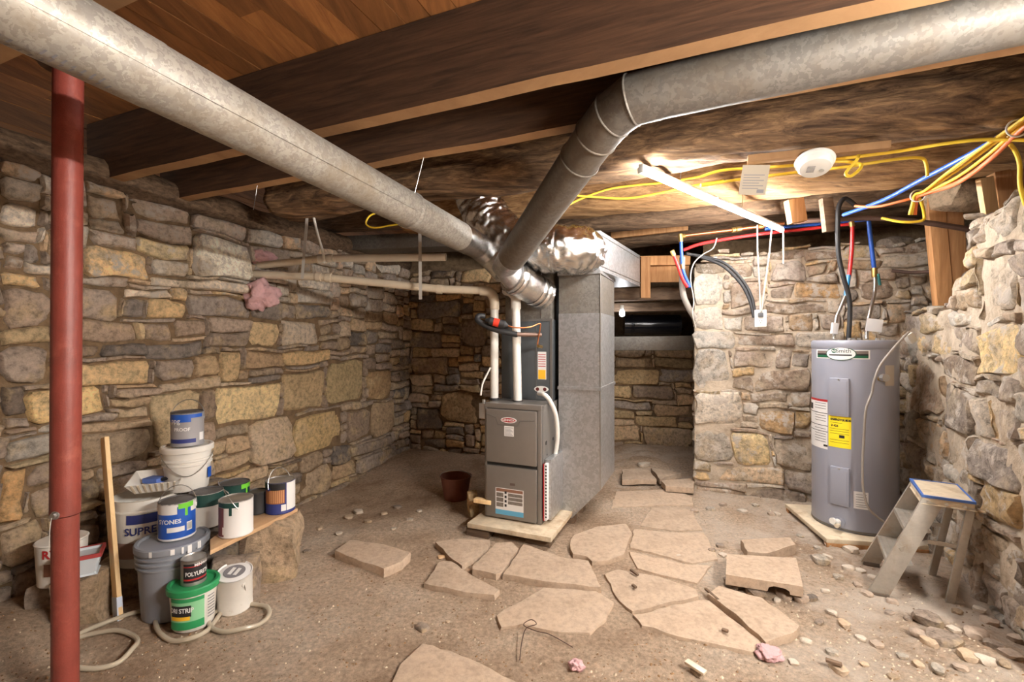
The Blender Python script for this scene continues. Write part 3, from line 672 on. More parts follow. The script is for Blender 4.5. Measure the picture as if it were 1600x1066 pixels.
# ------------------------------------------------------------------ round galvanised ducts
def ring_band(p, d, r, w, seg=32):
    mb = MB(); d = d.normalized(); mb.tube([p - d * w, p - d * w * 0.5, p, p + d * w * 0.5, p + d * w], [r, r + 0.004, r + 0.005, r + 0.004, r], seg, caps=False); return mb
d1 = lambda Y: Vector((-0.227 + 0.416 * (Y - 3.4), Y, 2.19 - 0.10 * (Y - 1.39) / 2.0))
duct1 = thing('round_duct', 'long straight round galvanised duct crossing from upper left to the furnace', 'duct', d1(3.4))
cuts = [-0.5, 1.35, 2.55, 3.12]
for i, (a, b) in enumerate(zip(cuts, cuts[1:])):
    mb = MB(); mb.tube([d1(a), d1((a + b) / 2), d1(b + 0.02)], 0.100 - 0.0022 * i, 44, caps=False); build('duct_section', mb, GALV, duct1, world=True)
mb = MB(); mb.tube([d1(3.10), d1(3.16), d1(3.19), d1(3.22), d1(3.25), d1(3.4)], [0.096, 0.098, 0.093, 0.098, 0.094, 0.094], 40, caps=False); build('crimped_end', mb, FOIL, duct1, world=True)
mb = ring_band(d1(2.57), d1(3) - d1(2), 0.1, 0.02, 44); build('joint_band', mb, GALV, duct1, world=True)
mb = MB(); s_ = Vector((0.92, -0.38, 0)); off = (s_ * 0.45 + Vector((0, 0, -0.9))).normalized()
q = Vector((0.55, -0.25, -0.2)).normalized()
mb.beam(d1(-0.4) + q * 0.1005, d1(2.5) + q * 0.1005, 0.006, 0.003, up=q); build('lock_seam', mb, GALV, duct1, world=True)
# stamped maker's marks on the left duct
mb = MB()
axis = (d1(2) - d1(1)).normalized(); side = axis.cross(Vector((0, 0, 1))).normalized(); low = side.cross(axis)
def on_duct(Y, ang, du, dv):
    t = ang + dv / 0.1; return d1(Y) + axis * du + (side * math.cos(t) + low * math.sin(t)) * 0.1012
rk = random.Random(2)
for Y, ang in ((0.98, -1.0), (1.00, -1.25), (1.04, -1.5), (1.10, -1.72), (1.2, -1.3), (1.22, -1.5)):
    for k in range(7):          # rows of short smudged strokes, too worn to read
        u = -0.07 + 0.02 * k; hh_ = rk.uniform(0.004, 0.012); v0 = rk.uniform(-0.004, 0.004)
        o = len(mb.v); mb.v += [on_duct(Y, ang, u, v0 - hh_), on_duct(Y, ang, u + 0.006, v0 - hh_), on_duct(Y, ang, u + 0.008, v0 + hh_), on_duct(Y, ang, u + 0.003, v0 + hh_)]; mb.f.append((o, o + 1, o + 2, o + 3))
build('stamped_marks', mb, GREYINK, duct1, world=True, smooth=False)

e0 = P(968, 160, 1.888)          # the elbow; from there the duct runs between two joists
lo_ = P(800, 402, 3.16)
rt_ = E2 * 1.91 + E1 * 2.6 + Vector((0, 0, 2.47))
duct2 = thing('round_duct', 'round galvanised duct with an elbow, running up from the furnace to the right', 'duct', lo_)
dl = (e0 - lo_).normalized(); dr = (rt_ - e0).normalized()
a0 = e0 - dl * 0.20; a3 = e0 + dr * 0.16
m1 = e0 - dl * 0.075 + dr * 0.012; m2 = e0 + dr * 0.055 - dl * 0.005
mb = MB(); mb.tube([lo_, lo_.lerp(a0, 0.5), a0], 0.097, 44, caps=False); build('duct_section', mb, GALVD, duct2, world=True)
mb = MB(); mb.tube([a0, m1, m2, a3], [0.0985, 0.1005, 0.1005, 0.0985], 44, caps=False); build('elbow', mb, GALVD, duct2, world=True, angle=15)
for p, d in ((a0, dl), (m1, dl * 0.7 + dr * 0.3), (m2, dl * 0.3 + dr * 0.7), (a0 - dl * 0.16, dl)):
    mb = ring_band(p, d, 0.0995, 0.006, 44); build('joint_band', mb, GALVD, duct2, world=True)
mb = MB(); mb.tube([a3 - dr * 0.02, a3.lerp(rt_, 0.5), rt_], 0.097, 44, caps=False); build('duct_section', mb, GALVD, duct2, world=True)
# foil-taped wye that joins both round ducts to the plenum
wye = thing('foil_taped_wye', 'foil-taped wye fitting joining the two round ducts to the plenum', 'duct fitting', P(800, 440, 3.3))
p_end = P(850, 462, 3.56); p_mid = P(800, 432, 3.34)
mb = MB(); n = 14; pts = [p_mid.lerp(p_end, i / n) for i in range(n + 1)]
mb.tube(pts, [0.118 + 0.0015 * ((-1) ** i) + 0.003 * n3(i * 0.9, 5) for i in range(n + 1)], 30); build('trunk', mb, FOIL, wye, world=True)
mb = MB(); mb.tube(spline([d1(3.36), P(768, 402, 3.45), P(790, 425, 3.40)], 4), 0.096, 28); build('branch', mb, FOIL, wye, world=True)
mb = MB(); mb.tube([lo_ + dl * 0.02, lo_ - dl * 0.14, P(806, 436, 3.36)], [0.096, 0.098, 0.10], 28); build('branch', mb, GALV2, wye, world=True)
for t in (0.15, 0.72, 0.86): build('tape_band', ring_band(p_mid.lerp(p_end, t), p_end - p_mid, 0.121, 0.02, 30), FOIL, wye, world=True)

# ------------------------------------------------------------------ furnace
fa = R(-23.3)
furn = thing('gas_furnace', 'grey upright furnace with two front doors standing on a pale board', 'furnace', (0.0035, 3.34, 0.10), fa)
def FL(x, y, z): return root_matrix(furn) @ Vector((x, y, z))
hw = 0.2225
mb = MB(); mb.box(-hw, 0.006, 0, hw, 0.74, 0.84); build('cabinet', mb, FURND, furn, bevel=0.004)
mb = MB(); mb.box(-hw, -0.004, 0.806, hw, 0.05, 0.842); mb.box(-hw, -0.004, 0, -hw + 0.018, 0.03, 0.806); mb.box(hw - 0.03, -0.004, 0, hw, 0.03, 0.806); build('front_frame', mb, FURN, furn, bevel=0.003)
mb = MB(); mb.box(-hw + 0.02, 0.0, 0.37, hw - 0.03, 0.008, 0.43); build('handle_recess', mb, SLOT, furn)
ud = MB(); ud.box(-hw + 0.02, -0.022, 0.412, hw - 0.032, 0.004, 0.80); ud = build('upper_door', ud, FURN, furn, bevel=0.007)
ld = MB(); ld.box(-hw + 0.02, -0.022, 0.012, hw - 0.032, 0.004, 0.388); ld = build('lower_door', ld, FURN, furn, bevel=0.007)
mb = MB()                                           # pressed groove around the badge
for a, b in (((-0.20, 0.765), (-0.118, 0.74)), ((-0.118, 0.74), (-0.10, 0.69)), ((-0.10, 0.69), (0.055, 0.69)), ((0.055, 0.69), (0.075, 0.728)), ((0.075, 0.728), (0.185, 0.735))):
    mb.beam((a[0] - 0.006, -0.0225, a[1]), (b[0] - 0.006, -0.0225, b[1]), 0.002, 0.004)
build('pressed_line', mb, FURND, ud)
def ellipse_mb(cx, cz, rx, rz, y, th=0.003, seg=28):
    mb = MB(); vs_ = [(cx + rx * math.cos(2 * math.pi * k / seg), y, cz + rz * math.sin(2 * math.pi * k / seg)) for k in range(seg)]
    mb.add(vs_ + [(v[0], y + th, v[2]) for v in vs_], [tuple(range(seg))] + [(k, (k + 1) % seg, (k + 1) % seg + seg, k + seg) for k in range(seg)]); return mb
bd = build('badge', ellipse_mb(-0.02, 0.728, 0.062, 0.021, -0.0262, 0.005), PAPER, ud)
build('badge_field', ellipse_mb(-0.02, 0.728, 0.054, 0.016, -0.0268), REDINK, bd)
build('lettering', text_flat('LENNOX', 0.021, -0.02, -0.0274, 0.728, bold=0.0008, sx=1.1), PAPER, bd, smooth=False)
def sheet(x0, z0, x1, z1, y, th=0.001):
    mb = MB(); mb.box(x0, y, z0, x1, y + th, z1); return mb
lb = build('sticker', sheet(-0.055, 0.612, 0.02, 0.685, -0.0232), PAPER, ud)
mb = MB()
for k in range(7): mb.box(-0.05, -0.0236, 0.618 + 0.009 * k, 0.015 - 0.01 * (k % 3), -0.0233, 0.621 + 0.009 * k)
build('print_lines', mb, GREYINK, lb)
lb = build('sticker', sheet(-0.125, 0.04, 0.095, 0.232, -0.0232), PAPER, ld)
build('sticker_band', sheet(-0.125, 0.04, 0.095, 0.075, -0.0236), LBLUE, lb)
build('sticker_band', sheet(-0.120, 0.206, 0.090, 0.228, -0.0236), mat('brown_print', rgb(140, 100, 80), 0.6), lb)
mb = MB()
for k in range(3): mb.box(-0.118, -0.0236, 0.095 + 0.036 * k, -0.062, -0.0233, 0.125 + 0.036 * k); mb.box(-0.025, -0.0236, 0.12 + 0.028 * k, 0.088, -0.0233, 0.143 + 0.028 * k)
build('print_block', mb, mat('grey_photo_print', rgb(120, 112, 104), 0.6, var=0.3, vscale=60), lb)
mb = MB()
for k in range(4): mb.box(-0.052, -0.024, 0.10 + 0.031 * k, -0.036, -0.0235, 0.118 + 0.031 * k)
build('print_mark', mb, INK, lb, smooth=False)
build('model_plate', sheet(-0.01, 0.258, 0.03, 0.276, -0.0234), mat('plate_brown', rgb(96, 80, 72), 0.5), ld)
mb = MB()
for (y, z, r) in ((0.10, 0.56, 0.016), (0.12, 0.47, 0.006), (0.26, 0.56, 0.012)): mb.tube([(hw - 0.002, y, z), (hw + 0.002, y, z)], r, 16)
build('knockout', mb, SLOT, furn)
fl = thing('air_filter', 'red and white edged air filter slotted between furnace and return boot', 'filter', FL(hw + 0.022, 0.03, 0.03), fa)
mb = MB(); mb.box(-0.012, -0.018, 0, 0.012, 0.03, 0.40); build('filter_frame', mb, PAPER, fl)
mb = MB(); mb.box(-0.0135, -0.0195, 0, -0.005, 0.031, 0.40); build('red_border', mb, REDINK, fl)
mb = MB()
for k in range(17): mb.box(0.002, -0.0195, 0.02 + 0.0225 * k, 0.0125, -0.017, 0.031 + 0.0225 * k)
build('pleat_marks', mb, INK, fl)
# board and feet below the furnace
bd_ = thing('furnace_board', 'whitewashed board under the grey furnace, raised on wood blocks', 'board', FL(0.03, 0.3, -0.10), fa)
mb = MB(); mb.box(-0.31, -0.47, 0.066, 0.32, 0.45, 0.099); build('board', mb, PAINTW, bd_, bevel=0.004)
for x, y in ((-0.24, -0.40), (0.20, -0.36), (-0.24, 0.35), (0.24, 0.35)):
    mb = MB(); mb.box(x - 0.09, y - 0.05, -0.03, x + 0.09, y + 0.06, 0.066); build('wood_block', mb, OLDW, bd_, bevel=0.006)
# coil case and plenum on top of the furnace
coil = thing('coil_cabinet', 'dark grey coil case stacked on top of the furnace', 'coil cabinet', FL(0, 0.3, 0.842), fa)
mb = MB(); mb.box(-0.225, 0, 0, 0.20, 0.44, 0.625); build('case', mb, COIL, coil, bevel=0.004)
mb = MB(); mb.box(-0.224, -0.004, 0.612, 0.204, 0.02, 0.63); mb.box(0.07, -0.003, 0.002, 0.074, 0.003, 0.61); mb.box(0.186, -0.004, 0.002, 0.203, 0.01, 0.612); build('panel_trim', mb, FURND, coil)
mb = MB(); mb.box(-0.20, 0.02, 0.626, 0.185, 0.43, 1.02); build('plenum', mb, GALVD, coil, bevel=0.003)
mb = MB(); mb.box(0.105, 0.015, 0.63, 0.112, 0.021, 1.02); build('plenum_seam', mb, STEEL, coil)
lb = build('warning_label', sheet(0.085, 0.16, 0.155, 0.375, -0.0015), PAPER, coil)
build('label_foot', sheet(0.09, 0.163, 0.15, 0.235, -0.0022), ORANGEL, lb)
mb = MB()
for k in range(6): mb.box(0.09, -0.0022, 0.26 + 0.018 * k, 0.15, -0.0016, 0.265 + 0.018 * k)
build('print_lines', mb, REDINK, lb)
pl_ = build('outlet_plate', sheet(-0.125, 0.44, -0.055, 0.53, -0.006, 0.006), WHITE, coil, bevel=0.002)
mb = MB(); mb.box(-0.10, -0.0068, 0.475, -0.097, -0.006, 0.49); mb.box(-0.085, -0.0068, 0.475, -0.082, -0.006, 0.49); build('slot', mb, INK, pl_)
mb = MB()
vs_ = ellipse_mb(0.115, 0.085, 0.058, 0.024, -0.006, 0.006); build('drain_plate', vs_, WHITE, coil)
for x in (0.085, 0.145):
    mb = MB(); mb.tube([(x, -0.008, 0.085), (x, 0.0, 0.085)], 0.014, 16); build('drain_port', mb, mat('port_red', rgb(96, 40, 36), 0.5), coil)
# drain hose
hs = [P(842, 615, 3.44), P(852, 618, 3.36), P(861, 630, 3.38), P(869, 652, 3.42), P(871, 685, 3.46), P(867, 714, 3.48)]
mb = MB(); mb.tube(spline(hs, 8), 0.017, 12); tag(build('drain_hose', mb, WHITE), 'white flexible drain hose curving from the coil case down beside the furnace', 'hose')
# white pvc flue pipes
def pipe_thing(name, label, cat, pts, r, m, couplings=(), cm=None, n=8, smoothp=True, group=None):
    t = thing(name, label, cat, pts[0], group=group); pp_ = spline(pts, n) if smoothp else [Vector(p) for p in pts]
    mb = MB(); mb.tube(pp_, r, 20); build('pipe', mb, m, t, world=True)
    for c, d, w in couplings:
        mb = MB(); d = Vector(d).normalized(); mb.tube([Vector(c) - d * w, Vector(c) + d * w], r * 1.17, 20); build('coupling', mb, cm or m, t, world=True, bevel=0.0)
    return t
b1 = P(772.5, 624, 3.60); t1 = P(772.5, 478, 3.60)
wl = P(392, 428, 3.80); k1 = P(690, 452, 3.62); k2 = P(500, 433, 3.70)
el = [b1 + Vector((0, 0, -0.02)), t1, t1 + Vector((-0.004, 0, 0.04)), P(768, 461, 3.60), P(758, 454, 3.60), P(745, 453, 3.605), k1, k2, wl]
ft = thing('flue_pipe', 'white flue pipe rising left of the furnace front then running to the left wall', 'pipe', b1)
mb = MB(); mb.tube([b1 + Vector((0, 0, -0.02)), t1], 0.032, 20); build('riser', mb, PVC, ft, world=True)
mb = MB(); mb.tube(spline([t1 + Vector((0, 0, -0.03)), t1 + Vector((0, 0, 0.03)), P(770, 462, 3.6), P(763, 455.5, 3.6), P(750, 454, 3.6)], 6), 0.038, 20); build('elbow', mb, PVCO, ft, world=True)
mb = MB(); mb.tube([P(754, 454, 3.6), k1, k2, wl + Vector((-0.25, 0.05, 0.01))], 0.031, 20); build('run', mb, PVCO, ft, world=True)
for c in (P(687, 452, 3.622), P(514, 434.5, 3.69), P(499, 433, 3.70)):
    mb = MB(); d = (k1 - k2).normalized(); mb.tube([c - d * 0.022, c + d * 0.022], 0.037, 20); build('coupling', mb, PVCO, ft, world=True)
mb = MB(); mb.tube([b1 + Vector((0, 0, -0.008)), b1 + Vector((0, 0, 0.012))], 0.04, 20); build('rubber_collar', mb, BLACK, ft, world=True)
b2 = P(809, 628, 3.52); t2 = P(806, 475, 3.52)
st = thing('flue_pipe', 'white flue pipe rising in front of the coil case with a short elbow', 'pipe', b2)
mb = MB(); mb.tube([b2 + Vector((0, 0, -0.02)), t2], 0.032, 20); build('riser', mb, PVC, st, world=True)
mb = MB(); mb.tube(spline([t2 + Vector((0, 0, -0.04)), t2, P(805, 464, 3.53), P(799, 457, 3.56), P(791, 454, 3.62)], 6), 0.0385, 20); build('elbow', mb, PVC, st, world=True)
mb = MB(); mb.tube([b2 + Vector((0, 0, -0.008)), b2 + Vector((0, 0, 0.012))], 0.04, 20); build('rubber_collar', mb, BLACK, st, world=True)
u0, u1, u2 = P(697, 402, 3.60), P(506, 404, 3.66), P(392, 419, 3.86)
up_ = thing('vent_pipe', 'open-ended upper white pipe hung below the log, above the flue run', 'pipe', u0)
mb = MB(); mb.tube([u0, u1], 0.030, 20, caps=False); mb.tube([u0 - (u0 - u1).normalized() * 0.002, u1], 0.026, 20); build('run', mb, PVC, up_, world=True)
mb = MB(); mb.tube([u1, u2 + Vector((-0.25, 0.06, 0))], 0.030, 20); build('run', mb, PVCO, up_, world=True)
for c in (P(517, 404, 3.65), P(502, 404.5, 3.66)):
    mb = MB(); d = (u0 - u1).normalized(); mb.tube([c - d * 0.02, c + d * 0.02], 0.036, 20); build('coupling', mb, PVC, up_, world=True)
STRAP = mat('strap_grey', rgb(178, 172, 164), 0.5, 0.2)
def strap(label, a, b, w, m=STRAP):
    mb = MB(); mb.beam(a, b, w, 0.003, up=(0, 1, 0)); return tag(build('hanger_strap', mb, m), label, 'strap')
strap('bright metal hanger strap nearest the left wall, holding the flue run', P(480, 338, 3.55), P(472, 436, 3.55), 0.022)
strap('perforated metal hanger strap beside the round duct, holding both pipes', P(656, 362, 3.50), P(657, 468, 3.50), 0.024)
mb = MB(); mb.tube(spline([P(490, 338, 3.55), P(496, 365, 3.55), P(504, 392, 3.56), P(507, 410, 3.60)]), 0.010, 8); tag(build('tie_rope', mb, WCORD), 'white cord tied down to the upper vent pipe coupling', 'cord')
for x0, y0, x1, y1, Y in ((662, 246, 646, 310, 2.5), (402, 290, 396, 328, 2.9)):
    mb = MB(); mb.tube([P(x0, y0, Y), P(x1, y1, Y)], 0.0018, 5); tag(build('hanging_wire', mb, STEEL), 'thin wire hanging above the long round duct' if x0 > 600 else 'thin wire hanging from the log near the left wall', 'wire')
# refrigerant line and filter drier in front of the coil
rf = thing('refrigerant_line', 'black insulated refrigerant line with filter drier and copper tube before the coil case', 'pipe', P(800, 522, 3.4))
mb = MB(); mb.tube(spline([P(757, 494, 3.47), P(748, 494, 3.45), P(746, 500, 3.43), P(757, 508, 3.42), P(777, 516, 3.42), P(803, 522, 3.42), P(808, 522.5, 3.42)]), 0.021, 14); build('insulation', mb, BLACK, rf, world=True)
mb = MB(); mb.tube([P(806, 522.5, 3.42), P(845, 523.5, 3.50)], 0.017, 14); build('suction_line', mb, mat('aged_copper', rgb(120, 96, 84), 0.5, 0.5), rf, world=True)
for x in (806, 822, 836):
    mb = MB(); mb.tube([P(x - 2, 522.7, 3.43 + (x - 806) * 0.002), P(x + 2, 522.9, 3.43 + (x - 806) * 0.002)], 0.021, 14); build('clamp', mb, mat('clamp_grey', rgb(90, 84, 80), 0.5, 0.4), rf, world=True)
fd0, fd1 = P(763, 501, 3.38), P(790, 508, 3.38); fdd = (fd1 - fd0)
mb = MB(); mb.tube([fd0 - fdd * 0.18, fd0, fd0 + fdd * 0.08, fd1 - fdd * 0.08, fd1, fd1 + fdd * 0.15], [0.010, 0.022, 0.030, 0.030, 0.022, 0.008], 18); dr_ = build('filter_drier', mb, BLACK, rf, world=True)
mb = MB(); mb.tube([fd0 + fdd * 0.30, fd0 + fdd * 0.62], 0.0308, 18, caps=False); build('red_label', mb, mat('drier_red', rgb(222, 60, 40), 0.4), rf, world=True)
mb = MB(); mb.tube(spline([P(792, 508.5, 3.38), P(805, 512, 3.38), P(827, 511.5, 3.40), P(843, 506, 3.44), P(844, 512, 3.45), P(841, 530, 3.46), P(840, 541, 3.47), P(844, 542, 3.52)]), 0.0055, 8); build('copper_tube', mb, COPPER, rf, world=True)
mb = MB(); mb.tube([P(841, 541, 3.45), P(846, 542, 3.52)], 0.012, 12); build('flare_nut', mb, BRASS, rf, world=True)
# junction box beside the furnace
jb = thing('junction_box', 'small steel electrical box on the left edge of the furnace top', 'electrical box', FL(-hw - 0.026, 0.03, 0.72), fa)
mb = MB(); mb.box(-0.025, -0.03, 0, 0.0255, 0.04, 0.115); build('box', mb, STEEL, jb, bevel=0.003)
mb = MB(); mb.tube([(0.0, 0, 0.115), (0.0, 0, 0.14)], 0.013, 10); build('connector', mb, STEEL, jb)
mb = MB(); mb.tube(spline([P(751, 618, 3.45), P(754, 600, 3.47), P(762, 583, 3.53), P(766, 575, 3.57)]), 0.007, 8); build('conduit', mb, WCORD, jb, world=True)

# ------------------------------------------------------------------ return air duct right of the furnace
c_fl, c_fr, c_br = Vector((0.36, 3.56, 0)), Vector((0.658, 3.434, 0)), Vector((0.879, 3.955, 0)); c_bl = c_fl + (c_br - c_fr)
rd = thing('return_duct', 'tall rectangular sheet-metal return duct to the right of the furnace', 'duct', Vector((c_fl.x, c_fl.y, 0.045)))
def loop(pts, z): return [Vector((p.x, p.y, z)) for p in pts]
def skin(mb, l0, l1):
    n = len(l0); o = len(mb.v); mb.v += l0 + l1
    for i in range(n): mb.f.append((o + i, o + (i + 1) % n, o + n + (i + 1) % n, o + n + i))
sq = [c_fl, c_fr, c_br, c_bl]; Z1, Z2, Z3, Z4 = 1.04, 1.61, 1.915, 2.225; dep = c_br - c_fr
def grow(pts, g):
    c = sum(pts, Vector()) / len(pts); return [p + (p - c).normalized() * g for p in pts]
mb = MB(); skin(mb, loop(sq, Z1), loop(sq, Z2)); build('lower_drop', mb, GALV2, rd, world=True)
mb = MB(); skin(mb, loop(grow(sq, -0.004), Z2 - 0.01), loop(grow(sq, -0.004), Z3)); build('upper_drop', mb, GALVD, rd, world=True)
fp = [Vector((c_fl.x, c_fl.y, 0.045)), c_fl.lerp(c_fr, 0.32) + Vector((0, 0, 0.045)), Vector((c_fr.x, c_fr.y, 0.285)), Vector((c_fr.x, c_fr.y, Z1)), Vector((c_fl.x, c_fl.y, Z1))]
mb = MB(); mb.v = fp + [p + dep for p in fp]; mb.f = [(0, 1, 2, 3, 4), (9, 8, 7, 6, 5)] + [(i, i + 5, (i + 1) % 5 + 5, (i + 1) % 5) for i in (0, 1, 2, 4)]
build('boot', mb, GALV2, rd, world=True, smooth=False)
for z in (Z1, Z3):
    mb = MB(); g = grow(sq, 0.012); skin(mb, loop(g, z - 0.012), loop(g, z + 0.012)); skin(mb, loop(sq, z - 0.013), loop(g, z - 0.012)); skin(mb, loop(g, z + 0.012), loop(sq, z + 0.013)); build('drive_seam', mb, GALV2, rd, world=True)
mb = MB(); g = grow(sq, 0.002); mb.tube(loop([g[1]], 0.29) + loop([g[1]], 1.91), 0.004, 6); build('corner_seam', mb, STEEL, rd, world=True)
mb = MB(); mb.box(hw + 0.002, 0.06, 0.02, hw + 0.052, 0.345, 0.45); mb.move(root_matrix(furn)); build('filter_rack', mb, GALV2, rd, world=True, bevel=0.003)
# trunk on top of the drop running away over the alcove
far = Vector((1.233, 4.44, 0)); dirt_ = (far - c_fr).normalized(); Lt = (far - c_fr).length
t0 = [c_fl, c_fr, c_fr + dirt_ * Lt, c_fl + dirt_ * Lt]
mb = MB(); skin(mb, loop(t0, Z3 + 0.012), loop(t0, Z4)); mb.f += [(0, 1, 2, 3), (4, 5, 6, 7)]; build('trunk', mb, GALV2, rd, world=True, bevel=0.004)
for z in (1.96, 2.19):
    mb = MB(); mb.beam(c_fr + Vector((0.003, -0.003, z)), far + Vector((0.003, -0.003, z)), 0.004, 0.004); build('trunk_bead', mb, STEEL, rd, world=True)
# duct stands on a timber sleeper
p, q = c_fl + dep * 0.12 + Vector((-0.02, 0, 0.005)), c_fl.lerp(c_fr, 0.36) + dep * 0.12 + Vector((0, 0, 0.005))
mb = MB(); mb.beam(p, q, 0.09, 0.08); tag(build('wood_sleeper', mb, OLDW, bevel=0.006), 'dark wood sleeper under the front of the return duct boot', 'wood block')
# insulated foil duct
fd = thing('insulated_flex_duct', 'fat crinkled foil-wrapped duct bending between the ceiling and the return trunk', 'duct', P(860, 390, 3.7))
pts = spline([P(738, 284, 3.62), P(750, 318, 3.62), P(770, 352, 3.58), P(805, 378, 3.50), P(850, 388, 3.40), P(888, 391, 3.35), P(906, 392, 3.42), P(912, 393, 3.52)], 16)
mb = MB(); seg = 90; n = len(pts); mb.tube(pts, [0.165 + 0.012 * n3(i * 0.4, 3) for i in range(n)], seg)
for i in range(n):
    for k in range(seg):
        q = i * seg + k; c = pts[i]; v = mb.v[q]; dd = (v - c).normalized(); f = 0.020 * n3(i * 0.4, math.cos(k / seg * 6.283) * 2.6, math.sin(k / seg * 6.283) * 2.6) + 0.014 * abs(n3(i * 0.5, math.cos(k / seg * 6.283) * 9, math.sin(k / seg * 6.283) * 9)) + 0.007 * n3(i * 1.1, math.cos(k / seg * 6.283) * 16, math.sin(k / seg * 6.283) * 16)
        mb.v[q] = v + dd * f
build('foil_jacket', mb, FOIL, fd, world=True, angle=180)
mb = ring_band(P(868, 389.5, 3.375), P(880, 390, 3.36) - P(850, 388, 3.40), 0.172, 0.015, 36); build('tape_band', mb, FOIL, fd, world=True)
# ------------------------------------------------------------------ alcove and crawlspace contents
mb = MB(); p0, p1 = P(950, 537, 5.45), P(1083, 536, 5.25); mb.beam(p0, p1, 0.17, 0.165)
tag(build('crawlspace_duct', mb, GALVD, bevel=0.02), 'dull horizontal metal duct lying on top of the alcove wall', 'duct')
dk = thing('plastic_culvert', 'glossy black plastic drum lying in the crawlspace above the alcove wall', 'drum', P(1010, 520, 5.9))
mb = MB(); mb.tube([P(975, 508, 5.85), P(1062, 508, 5.75)], 0.13, 28); build('drum', mb, mat('black_plastic', rgb(22, 22, 26), 0.2), dk, world=True)
for x in (988, 1012, 1036):
    build('rib', ring_band(P(x, 508, 5.82), P(1062, 508, 5.75) - P(975, 508, 5.85), 0.131, 0.015, 28), MATS['black_plastic'], dk, world=True)
def plank(name, label, cat, a, b, w, t, m, up=(0, 0, 1), bevel=0.003):
    mb = MB(); mb.beam(a, b, w, t, up); return tag(build(name, mb, m, bevel=bevel), label, cat)
plank('cross_beam', 'weathered cross timber above the crawlspace opening', 'timber', P(940, 462, 5.15), P(1098, 458, 4.95), 0.12, 0.13, OLDW)
plank('cross_board', 'dark board under the weathered cross timber, above the black drum', 'board', P(945, 482, 5.5), P(1075, 480, 5.35), 0.3, 0.10, OLDW)
wf = thing('wood_framing', 'new pine framing piece standing at the end of the return trunk', 'framing', P(1007, 465, 4.62))
mb = MB(); mb.beam(P(1008, 466, 4.62), P(1008, 402, 4.62), 0.095, 0.045, up=(0, 1, 0)); build('upright', mb, STUD, wf, world=True, bevel=0.003)
mb = MB(); mb.beam(P(1000, 408, 4.70), P(1078, 407, 4.6), 0.05, 0.095); build('header', mb, STUD, wf, world=True, bevel=0.003)
mb = MB(); mb.beam(P(1014, 429, 4.74), P(1076, 428, 4.64), 0.05, 0.165); build('panel', mb, STUD, wf, world=True, bevel=0.003)
plank('ledger_board', 'pale board nailed below the old beam, behind the return trunk', 'board', P(955, 366, 4.75), P(1075, 352, 4.45), 0.04, 0.10, STUD)
plank('grey_pipe_run', 'grey flat duct tucked beneath the beam over the crawlspace', 'duct', P(965, 381, 5.1), P(1070, 368, 4.85), 0.2, 0.10, GALVD)
plank('grey_pipe_run', 'grey flat duct behind the vent pipe, under the hewn log', 'duct', P(500, 386, 5.2), P(760, 376, 4.75), 0.3, 0.15, GALVD)
plank('sill_timber', 'dark sill timber on top of the wall behind the furnace', 'timber', P(470, 352, 4.9), P(730, 338, 4.4), 0.16, 0.16, HEWND)

# ------------------------------------------------------------------ pex, copper, cables by the pier
def wire(name, label, cat, pts, r, m, group=None, n=8, seg=10):
    mb = MB(); mb.tube(spline(pts, n), r, seg); return tag(build(name, mb, m), label, cat, group)
cu = thing('copper_pipe', 'bright copper pipe with brass fittings under the beam left of the light end', 'pipe', P(1066, 368, 4.1))
mb = MB(); mb.tube([P(1066, 369, 4.12), P(1140, 360, 4.02), P(1225, 349, 3.9)], 0.0145, 14); build('pipe', mb, COPPER, cu, world=True)
for x, y, Y in ((1066, 369, 4.12), (1147, 359, 4.01), (1154, 358, 4.0), (1188, 354, 3.95)):
    mb = MB(); mb.tube([P(x - 4, y + 0.5, Y), P(x + 4, y - 0.5, Y)], 0.022, 8); build('brass_fitting', mb, BRASS, cu, world=True)
wire('red_pex_pipe', 'red water pipe sloping across above the pale stone wall', 'pipe', [P(1068, 391, 4.1), P(1100, 380, 4.06), P(1180, 367, 3.98), P(1260, 358, 3.88), P(1330, 350, 3.75)], 0.0135, PEXR, n=4)
wire('blue_pex_pipe', 'blue water pipe running behind the brown iron pipe to the heater', 'pipe', [P(1195, 358, 3.98), P(1260, 352, 3.9), P(1357, 343, 3.75)], 0.0135, PEXB, n=4)
def drop(name, label, pts, r, m, ends=()):
    t = thing(name, label, 'pipe', pts[-1]); mb = MB(); mb.tube(spline(pts, 6), r, 12); build('pipe', mb, m, t, world=True)
    for a, b, rr, mm in ends:
        mb = MB(); mb.tube([a, b], rr, 10); build('fitting', mb, mm, t, world=True)
    return t
drop('blue_pex_drop', 'blue water pipe dropping beside the left edge of the pale wall', [P(1064, 374, 4.1), P(1065, 400, 4.1), P(1068, 425, 4.1), P(1078, 449, 4.1)], 0.0145, PEXB, [(P(1063, 366, 4.1), P(1064, 378, 4.1), 0.02, BRASS), (P(1066, 413, 4.1), P(1067, 420, 4.1), 0.019, BRASS)])
drop('red_pex_drop', 'red water pipe dropping beside the left edge of the pale wall', [P(1052, 397, 4.08), P(1059, 415, 4.08), P(1066, 435, 4.08), P(1074, 449, 4.08)], 0.0145, PEXR, [(P(1050, 392, 4.08), P(1053, 400, 4.08), 0.02, BRASS)])
drop('grey_insulated_pipe', 'grey insulated pipe pair hanging against the wall end', [P(1066, 402, 4.16), P(1066, 450, 4.16), P(1073, 475, 4.16), P(1086, 498, 4.18)], 0.026, GCORD)
wire('thin_cable', 'thin pale cable looping at the wall end above the alcove', 'cable', [P(1120, 372, 4.0), P(1114, 388, 4.05), P(1098, 398, 4.1), P(1084, 412, 4.12), P(1079, 435, 4.12), P(1084, 470, 4.12), P(1082, 490, 4.12), P(1087, 512, 4.15)], 0.005, WCORD)
